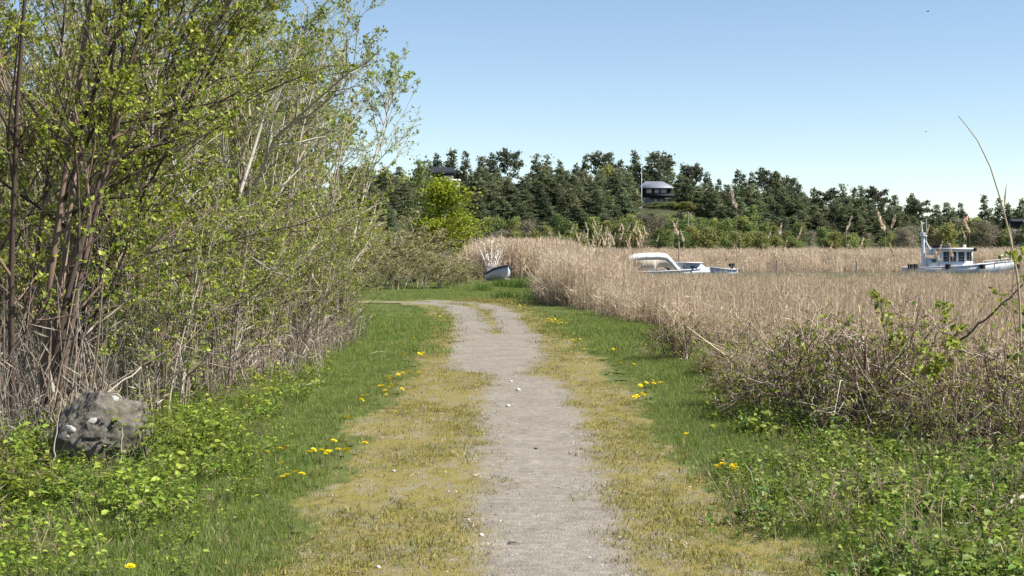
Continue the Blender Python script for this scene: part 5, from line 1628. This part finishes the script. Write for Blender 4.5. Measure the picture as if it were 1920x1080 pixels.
# ------------------------------------------------------------------ houses
def build_houses():
    # grey-roofed house
    d = 410.0; cx = (1232 - 960) / F_PX * d; z0 = float(H(cx, d)) - 0.2
    s = d / F_PX
    t = thing('hillside_house', (cx, d, z0), 'dark timber house with grey hipped roof and balcony on the hill', 'house')
    X = lambda px: (px - 1232) * s
    Z = lambda py: EYE - (py - HOR) * s - z0
    G().box(X(1206), X(1256), 0, 8, -1.0, Z(370)).obj('lower_wall', M['greywall'], t)
    G().box(X(1203), X(1258), -0.05, 8.1, Z(370), Z(352)).obj('upper_wall', M['darkwood'], t)
    e0, e1, yb, yf = X(1197), X(1263), 9.0, -1.4
    r0, r1, ym, zr, ze = X(1212), X(1246), 3.8, Z(339), Z(352)
    V = [(e0, yf, ze), (e1, yf, ze), (e1, yb, ze), (e0, yb, ze), (r0, ym, zr), (r1, ym, zr)]
    V += [(v[0], v[1], v[2] - 0.25) for v in V[:4]]
    rf = G().add(V, [(0, 1, 5, 4), (2, 3, 4, 5), (0, 6, 7, 1), (1, 7, 8, 2), (2, 8, 9, 3), (3, 9, 6, 0), (6, 9, 8, 7)]).add(V, [(1, 2, 5), (3, 0, 4)]).obj('roof', M['roofgrey'], t)
    G().box(X(1208), X(1212), 3.2, 4.2, zr - 1.5, Z(335)).obj('chimney', M['darkwood'], rf)
    def window(a_, b_, y0, y1, dep):
        fr = G()
        x0, x1, zb, zt = X(a_), X(b_), Z(y1), Z(y0)
        f = 0.10
        fr.box(x0, x0 + f, dep - 0.1, dep, zb, zt); fr.box(x1 - f, x1, dep - 0.1, dep, zb, zt)
        fr.box(x0 + f, x1 - f, dep - 0.1, dep, zb, zb + f); fr.box(x0 + f, x1 - f, dep - 0.1, dep, zt - f, zt)
        w_ = fr.obj('window', M['white'], t)
        G().box(x0 + f, x1 - f, dep - 0.05, dep - 0.02, zb + f, zt - f).obj('sky_white_pane', M['white'], w_)  # white pane colour stands in for sky reflected in the glass
    for a_, b_ in ((1212, 1222), (1227, 1236), (1239, 1250)): window(a_, b_, 355, 362, -0.06)
    for a_, b_ in ((1226, 1233), (1238, 1244), (1247, 1254)): window(a_, b_, 372, 380, -0.01)
    bal = G().box(X(1218), X(1264), -1.7, -0.05, Z(371.5), Z(370.4)).obj('balcony_floor', M['darkwood'], t)
    G().box(X(1218), X(1264), -1.75, -1.68, Z(370), Z(364)).obj('balcony_rail', M['darkwood'], t)
    for px in (1219, 1241, 1263):
        G().box(X(px) - .08, X(px) + .08, -1.6, -1.44, -1.0, Z(371.6)).obj('balcony_post', M['darkwood'], t)
    # white annex to the left
    cx = (1150 - 960) / F_PX * 412; z1 = EYE - (352 - HOR) * 412 / F_PX
    t = thing('annex_house', (cx, 412, z1 - 3), 'white gabled house half hidden by pines left of the flagpole', 'house')
    G().box(-2.0, 2.0, 0, 6, -1, 4.0).obj('wall', M['render'], t)
    V = [(-2.3, -.3, 4.0), (2.3, -.3, 4.0), (2.3, 6.3, 4.0), (-2.3, 6.3, 4.0), (-2.3, 3, 5.2), (2.3, 3, 5.2)]
    G().add(V, [(0, 1, 5, 4), (2, 3, 4, 5), (0, 3, 2, 1)]).add(V, [(1, 2, 5), (3, 0, 4)]).obj('roof', M['roofgrey'], t)
    w_ = G().box(-1.2, 0.2, -0.06, -0.005, 1.8, 3.2).obj('window', M['white'], t)
    G().box(-1.05, .05, -0.09, -0.062, 1.95, 3.05).obj('pane', M['glass'], w_)
    # flagpole
    d = 404.0; x = (1203 - 960) / F_PX * d; z0 = float(H(x, d)); top = EYE - (298 - HOR) * d / F_PX
    t = thing('flagpole', (x, d, z0), 'white flagpole standing beside the grey-roofed house', 'flagpole')
    G().rod((0, 0, -0.3), (0, 0, top - z0), 0.12, 10, 0.07).obj('pole', M['pole'], t, True)
    G().rod((0, 0, top - z0), (0, 0, top - z0 + .3), 0.16, 10, 0.05).obj('finial', M['pole'], t, True)
    # dark house on the left
    d = 408.0; cx = (836 - 960) / F_PX * d; z0 = float(H(cx, d)); s = d / F_PX
    X = lambda px: (px - 836) * s
    Z = lambda py: EYE - (py - HOR) * s - z0
    t = thing('hillside_house', (cx, d, z0), 'black-roofed house with bright glass front beside the bright birch', 'house')
    G().box(X(812), X(850), 0, 7, -1, Z(326)).obj('wall', M['darkwood'], t)
    V = [(X(808), -.8, Z(327)), (X(852), -.8, Z(327)), (X(852), 7.5, Z(327)), (X(808), 7.5, Z(327)), (X(808), 3.3, Z(311)), (X(851), 3.3, Z(313))]
    G().add(V, [(0, 1, 5, 4), (2, 3, 4, 5), (0, 3, 2, 1)]).add(V, [(1, 2, 5), (3, 0, 4)]).obj('roof', M['roofdark'], t)
    for a_, b_ in ((830, 836), (837, 843), (844, 849)):
        w_ = G().box(X(a_), X(b_), -0.08, -0.005, Z(338), Z(329)).obj('window', M['white'], t)
        G().box(X(a_) + .12, X(b_) - .12, -0.11, -0.085, Z(337), Z(330)).obj('pane', M['oldwhite'], w_)
    ter = G().box(X(832), X(864), -4, -0.02, Z(341), Z(337)).obj('terrace_roof', M['oldwhite'], t)
    G().box(X(834), X(862), -3.7, -0.1, -1.0, Z(341.4)).obj('terrace_wall', M['greywall'], t)
    # far right grey house with orange gable wall
    d = 470.0; cx = (1800 - 960) / F_PX * d; s = d / F_PX; z0 = EYE - (420 - HOR) * s
    z0 = min(z0, float(H(cx, d)))
    X = lambda px: (px - 1800) * s
    Z = lambda py: EYE - (py + 9 - HOR) * s - z0
    t = thing('far_house', (cx, d, z0), 'small grey house with orange end wall in the right-hand trees', 'house')
    G().box(X(1785), X(1809), 0, 6, -1, Z(394)).obj('wall', M['greywall'], t)
    G().box(X(1809) + .01, X(1815), 0.1, 6, -1, Z(392)).obj('end_wall', M['brick'], t)
    V = [(X(1783), -.4, Z(394)), (X(1816), -.4, Z(394)), (X(1816), 6.4, Z(394)), (X(1783), 6.4, Z(394)), (X(1786), 3, Z(386)), (X(1814), 3, Z(386))]
    G().add(V, [(0, 1, 5, 4), (2, 3, 4, 5), (0, 3, 2, 1)]).add(V, [(1, 2, 5), (3, 0, 4)]).obj('roof', M['roofgrey'], t)
    w_ = G().box(X(1792), X(1798), -.06, -.005, Z(408), Z(400)).obj('window', M['white'], t)
    # shed at the far right edge
    d = 330.0; cx = (1925 - 960) / F_PX * d; s = d / F_PX; z0 = float(H(cx, d))
    Z = lambda py: EYE - (py - HOR) * s - z0
    t = thing('shed', (cx, d, z0), 'dark shed with pale base cut by the right picture edge', 'shed')
    G().box(-3, 3, 0, 4, -1, Z(430)).obj('base_wall', M['render'], t)
    G().box(-2.95, 2.95, 0.03, 3.95, Z(430), Z(416)).obj('upper_wall', M['darkwood'], t)
    V = [(-3.3, -.3, Z(416)), (3.3, -.3, Z(416)), (3.3, 4.3, Z(416)), (-3.3, 4.3, Z(416)), (-3.3, 2, Z(410)), (3.3, 2, Z(410))]
    G().add(V, [(0, 1, 5, 4), (2, 3, 4, 5), (0, 3, 2, 1)]).add(V, [(1, 2, 5), (3, 0, 4)]).obj('roof', M['roofdark'], t)
    # utility pole among the shrubs
    d = 250.0; x = (1290 - 960) / F_PX * d; z0 = float(H(x, d)); top = EYE - (396 - HOR) * d / F_PX
    t = thing('utility_pole', (x, d, z0), 'thin dark wooden pole among the shrubs below the hedge', 'pole')
    G().rod((0, 0, -.4), (0, 0, top - z0), 0.13, 8, 0.10).obj('pole', M['oldwood'], t, True)
    G().box(-.5, .5, -.05, .05, top - z0 - .5, top - z0 - .4).obj('crossarm', M['oldwood'], t)


build_houses()


# ------------------------------------------------------------------ boats
def hull_rings(L, B, keel, sheer0, sheer1, n=13, tr=0.8):
    """stern at -L/2, bow at +L/2; open sections port keel starboard"""
    out = []
    for i in range(n):
        u = i / (n - 1)
        bx = B / 2 * (tr + (1 - tr) * min(1, u * 3)) * (1 - max(0, (u - 0.45) / 0.55) ** 2.2 * 0.985)
        sh = sheer0 + (sheer1 - sheer0) * u ** 2
        kz = keel + (sh - keel) * 0.55 * max(0, (u - 0.7) / 0.3) ** 2
        x = -L / 2 + L * u + 0.06 * L * max(0, (u - 0.8) / 0.2) ** 2
        out.append(np.array([(x, bx, sh), (x, bx * 0.96, (sh + kz) * .5 + .05), (x, bx * 0.62, kz + (sh - kz) * .14), (x, 0, kz), (x, -bx * .62, kz + (sh - kz) * .14), (x, -bx * 0.96, (sh + kz) * .5 + .05), (x, -bx, sh)]))
    return out


def boat_hull(t, L, B, keel, s0, s1, mat, deckmat, rubmat, tr=0.8):
    R = hull_rings(L, B, keel, s0, s1, 13, tr)
    G().loft(R).obj('hull', mat, t, True)
    dk = G()
    V = np.vstack([[r[0] * [1, .97, 1] - [0, 0, .04], r[-1] * [1, .97, 1] - [0, 0, .04]] for r in R])
    dk.add(V, [(2 * i, 2 * i + 1, 2 * i + 3, 2 * i + 2) for i in range(len(R) - 1)])
    dk.obj('deck', deckmat, t)
    rb = G()
    rb.path([r[0] + [0, .02, 0] for r in R], 0.045); rb.path([r[-1] - [0, .02, 0] for r in R], 0.045)
    rb.obj('rubbing_strake', rubmat, t, True)
    return R


def build_boats():
    WL = -0.72
    # wheelhouse work boat
    d = 139.0; s = d / F_PX; cx = (1795 - 960) * s
    t = thing('work_boat', (cx, d, WL), 'white work boat with windowed wheelhouse and mast at right', 'boat', None, 0.0)
    X = lambda px: (px - 1795) * s
    Z = lambda py: EYE - (py - HOR) * s - WL
    boat_hull(t, X(1890) - X(1694), 2.9, -0.5, Z(505) + 0.2, Z(489), M['oldwhite'], M['white'], M['oldwhite'])
    # wheelhouse: tapered box with window openings built as frame strips
    yb, yf = 1.0, -1.0
    x0, x1, zb, zt = X(1757), X(1818), Z(506), Z(468)
    wh = G()
    zw0, zw1 = Z(490), Z(472)
    wins = [(1763, 1774), (1776, 1787), (1791, 1802), (1806, 1815)]
    wh.box(x0, x1, yf, yf + .08, zb, zw0); wh.box(x0, x1, yf, yf + .08, zw1, zt)
    ex = [x0] + [X(v) for w_ in wins for v in w_] + [x1]
    for i in range(0, len(ex), 2):
        wh.box(ex[i], ex[i + 1], yf, yf + .08, zw0, zw1)
    wh.box(x0, x1, yb - .08, yb, zb, zw0); wh.box(x0, x1, yb - .08, yb, zw1, zt)
    for i in range(0, len(ex), 2):
        wh.box(ex[i], ex[i + 1], yb - .08, yb, zw0, zw1)
    wh.box(x0, x0 + .08, yf + .08, yb - .08, zb, zt); wh.box(x1 - .08, x1, yf + .08, yb - .08, zb, zt)
    cab = wh.obj('wheelhouse', M['white'], t)
    for a_, b_ in wins:
        w_ = G().box(X(a_), X(b_), yf + .03, yf + .05, zw0, zw1).obj('window', M['glass'], t)
    G().box(X(1745), X(1822), yf - .35, yb + .35, zt, zt + .16).obj('roof', M['white'], t)
    G().box(X(1738), X(1757) - .01, yf + .1, yb - .1, zb, Z(484)).obj('aft_cabin', M['oldwhite'], t)
    w_ = G().box(X(1742), X(1750), yf + .06, yf + .095, Z(492), Z(484) - .1).obj('window', M['glass'], t)
    G().box(X(1750), X(1778), -.5, .5, zt + .16, zt + .45).obj('roof_rack', M['rubber'], t)
    g = G(); g.rod((X(1806), -.4, zt + .16), (X(1806), -.4, zt + .5), .16, 10, .12); g.obj('searchlight', M['white'], t, True)
    G().box(X(1818), X(1823), yf - .40, yf - .1, zt - .15, zt + .18).obj('lamp_housing', M['rubber'], t)
    # mast
    mt = G().rod((X(1731), 0, Z(504)), (X(1731), 0, Z(445)), .20, 10, .17).obj('mast', M['white'], t, True)
    G().rod((X(1731), 0, Z(445)), (X(1727), 0, Z(414)), .08, 8, .05).obj('mast_top', M['oldwhite'], mt, True)
    G().rod((X(1731), -.1, Z(443)), (X(1731), -.1, Z(436)), .36, 14, .30).obj('radar_dome', M['white'], mt, True)
    G().rod((X(1739), .3, zt), (X(1739), .3, Z(410)), .03, 6).obj('antenna', M['steel'], t)
    G().rod((X(1744), -.2, Z(470)), (X(1735), -.1, Z(452)), .07, 6).obj('mast_stay', M['white'], t)
    G().box(X(1740), X(1748), -.5, .5, Z(478), Z(466)).obj('life_raft_case', M['white'], t)
    rail = G()
    for px, py in ((1838, 489), (1852, 488), (1866, 486), (1880, 485), (1890, 477)):
        rail.rod((X(px), -.9, Z(498)), (X(px), -.9, Z(py)), .035, 6)
    rail.path([(X(1838), -.9, Z(489)), (X(1866), -.9, Z(487)), (X(1888), -.5, Z(484))], .04)
    rail.path([(X(1870), -.7, Z(479)), (X(1896), -.2, Z(477.5))], .06)
    rail.obj('bow_rail', M['white'], t, True)
    for px in (1699, 1709, 1769, 1833, 1897):
        gg = G(); gg.rod((X(px), -1.5, Z(504)), (X(px), -1.5, Z(495)), .26, 12); gg.obj('fender', M['rubber'], t, True)
    G().box(X(1828), X(1840), -.6, .6, Z(503), Z(494)).obj('deck_hatch', M['oldwhite'], t)

    # canopy boat
    d = 100.0; s = d / F_PX; cx = (1250 - 960) * s
    t = thing('canopy_boat', (cx, d, WL), 'white cabin boat under a rounded canvas canopy, moored in the reeds', 'boat')
    X = lambda px: (px - 1250) * s
    Z = lambda py: EYE - (py - HOR) * s - WL
    boat_hull(t, X(1334) - X(1166), 2.5, -.4, Z(512) + .1, Z(502), M['bluehull'], M['white'], M['white'])
    prof = [(1166, 505), (1169, 492), (1176, 483), (1188, 478), (1206, 476), (1235, 475.5), (1248, 477), (1256, 485), (1266, 497), (1272, 503)]
    top = G()
    rings = []
    for px, py in prof:
        hw = 1.15
        z = Z(py); x = X(px)
        rings.append(np.array([(x, -hw, z - .30), (x, -hw * .97, z - .10), (x, -hw * .8, z), (x, 0, z + .06), (x, hw * .8, z), (x, hw * .97, z - .10), (x, hw, z - .30), (x, hw * .9, z - .34), (x, 0, z - .02), (x, -hw * .9, z - .34)]))
    top.loft(rings); top.obj('canopy_top', M['canvas'], t, True)
    side = G()   # drooping side curtain with arched openings
    for sy in (-1.12, 1.12):
        xs = np.linspace(1172, 1262, 46)
        up = np.interp(xs, [p[0] for p in prof], [p[1] for p in prof]) + 5
        def low(px):
            o1 = 509 - 11 * max(0, 1 - ((px - 1186) / 13) ** 2) ** .5
            o2 = 509 - 9 * max(0, 1 - ((px - 1240) / 15) ** 2) ** .5
            return min(o1, o2)
        V = []
        for i, px in enumerate(xs):
            V += [(X(px), sy, Z(up[i])), (X(px), sy * 1.005, Z(max(low(px), up[i] + 1)))]
        side.add(V, [(2 * i, 2 * i + 1, 2 * i + 3, 2 * i + 2) for i in range(45)])
    so = side.obj('side_curtain', M['tanshadecanvas'], t)  # shaded canopy side, its shade put into the tan
    md = so.modifiers.new('thickness', 'SOLIDIFY'); md.thickness = 0.02
    cab = G()
    Vv = [(X(1266), -.95, Z(512)), (X(1334), -.5, Z(510)), (X(1334), .5, Z(510)), (X(1266), .95, Z(512)), (X(1266), -.85, Z(493)), (X(1312), -.6, Z(494)), (X(1312), .6, Z(494)), (X(1266), .85, Z(493))]
    cab.add(Vv, [(0, 1, 5, 4), (1, 2, 6, 5), (2, 3, 7, 6), (3, 0, 4, 7), (4, 5, 6, 7)]); cab.obj('fore_cabin', M['bluehull'], t)
    G().box(X(1264), X(1314), -.92, .92, Z(493), Z(491.5)).obj('cabin_roof', M['white'], t)
    for a_ in (1276, 1292):
        G().box(X(a_), X(a_ + 10), -.99, -.93, Z(503), Z(498)).obj('window', M['glass'], t)
    G().box(X(1200), X(1230), -.5, .5, Z(512), Z(502)).obj('seat', M['tanshadecanvas'], t)
    # small open dinghy with outboard
    d = 98.0; s = d / F_PX; cx = (1358 - 960) * s
    t = thing('dinghy', (cx, d, WL), 'small blue-white dinghy with dark outboard motor beside the canopy boat', 'boat', None, math.pi)
    X = lambda px: -(px - 1358) * s
    Z = lambda py: EYE - (py - HOR) * s - WL
    boat_hull(t, 1.75, 1.1, -.15, Z(505), Z(501), M['bluehull'], M['white'], M['white'])
    m_ = G(); m_.rod((X(1372), 0, Z(508)), (X(1372), 0, Z(500)), .10, 8); m_.obj('outboard_leg', M['rubber'], t, True)
    G().loft([[(X(1372) + a_ * .20, b_ * .14, Z(500) + c) for a_, b_ in ((1, 1), (-1, 1), (-1, -1), (1, -1))] for c in (0, .12, .22)]).obj('outboard_cowl', M['rubber'], t)
    G().box(X(1345) - .08, X(1345) + .08, -.45, .45, Z(503), Z(502)).obj('thwart', M['white'], t)
    # small covered boat drawn up on the bank
    d = 70.0; s = d / F_PX; cx = (937 - 960) * s; z0 = float(H(cx, d))
    t = thing('covered_boat', (cx, d, z0), 'small pale boat with dark edge drawn up on the bank at centre', 'boat', None, math.radians(-58))
    t.rotation_euler = (math.radians(-8), math.radians(-9), math.radians(-68)); t.scale = (.62,) * 3; t.location.z += 0.06
    R = boat_hull(t, 3.0, 1.5, 0.0, 0.62, 0.90, M['greyhull'], M['navy'], M['navy'], 0.9)
    rb = G()
    for q in (0, -1):
        rb.path([r[q] + [0, 0, .03] for r in R], 0.085)
    rb.obj('gunwale', M['navy'], t, True)
    G().box(-1.56, -1.505, -.66, .66, .15, .70).obj('transom', M['white'], t)
    G().box(-1.2, -1.0, -.55, .55, .58, .66).obj('thwart', M['oldwood'], t)
    for i, x_ in enumerate((-1.0, 0.9)):
        G().box(x_ - .06, x_ + .06, -.5, .5, -.05, .06).obj('keel_block', M['oldwood'], t)
    # mooring posts
    for px, top, d, lab in ((1457, 488, 96, 'thin mooring post standing right of the dinghy'), (1606, 490, 100, 'thin mooring post left of the wheelhouse boat'), (1273, 452, 112, 'pale mooring pole directly behind the canopy boat')):
        x = (px - 960) / F_PX * d; z = EYE - (top - HOR) * d / F_PX
        o = G().rod((0, 0, -1.2), (0, 0, z - WL), .07, 8, .06).obj('mooring_post', M['oldwood'], None, True, (x, d, WL))
        tag(o, lab, 'post')


build_boats()


# ------------------------------------------------------------------ birds
def build_birds():
    for px, py, d, sz, lab in ((1740, 21, 60, 0.16, 'small dark bird flying high in the sky at upper right'), (1736, 247, 70, 0.12, 'tiny dark bird low in the sky left of the arching reed')):
        p = PX(px, py, d)
        t = thing('bird', p, lab, 'bird', None, 0.5)
        g = G()
        rings = []
        for u in np.linspace(0, 1, 9):
            r = sz * 0.14 * math.sin(math.pi * min(1, .12 + u * .86)) ** .8
            rings.append([(sz * (u - .5), r * math.cos(q), r * math.sin(q)) for q in np.arange(8) * TAU / 8])
        g.loft(rings).obj('body', M['bird'], t, True)
        for sd in (-1, 1):
            V = []
            for u, c, z in ((0, .30, 0), (.4, .28, .10), (.75, .18, .12), (1.0, .04, .06)):
                y = sd * sz * .85 * u
                x = -sz * .18 * u
                V += [(x + sz * c * .5, y, z * sz), (x - sz * c * .5, y, z * sz), (x, y, z * sz - .012 * sz)]
            F = []
            for i in range(3):
                for j in range(3):
                    F.append((3 * i + j, 3 * i + (j + 1) % 3, 3 * i + 3 + (j + 1) % 3, 3 * i + 3 + j))
            G().add(V, F).obj('wing', M['bird'], t)


build_birds()
print('objects', len(bpy.data.objects))
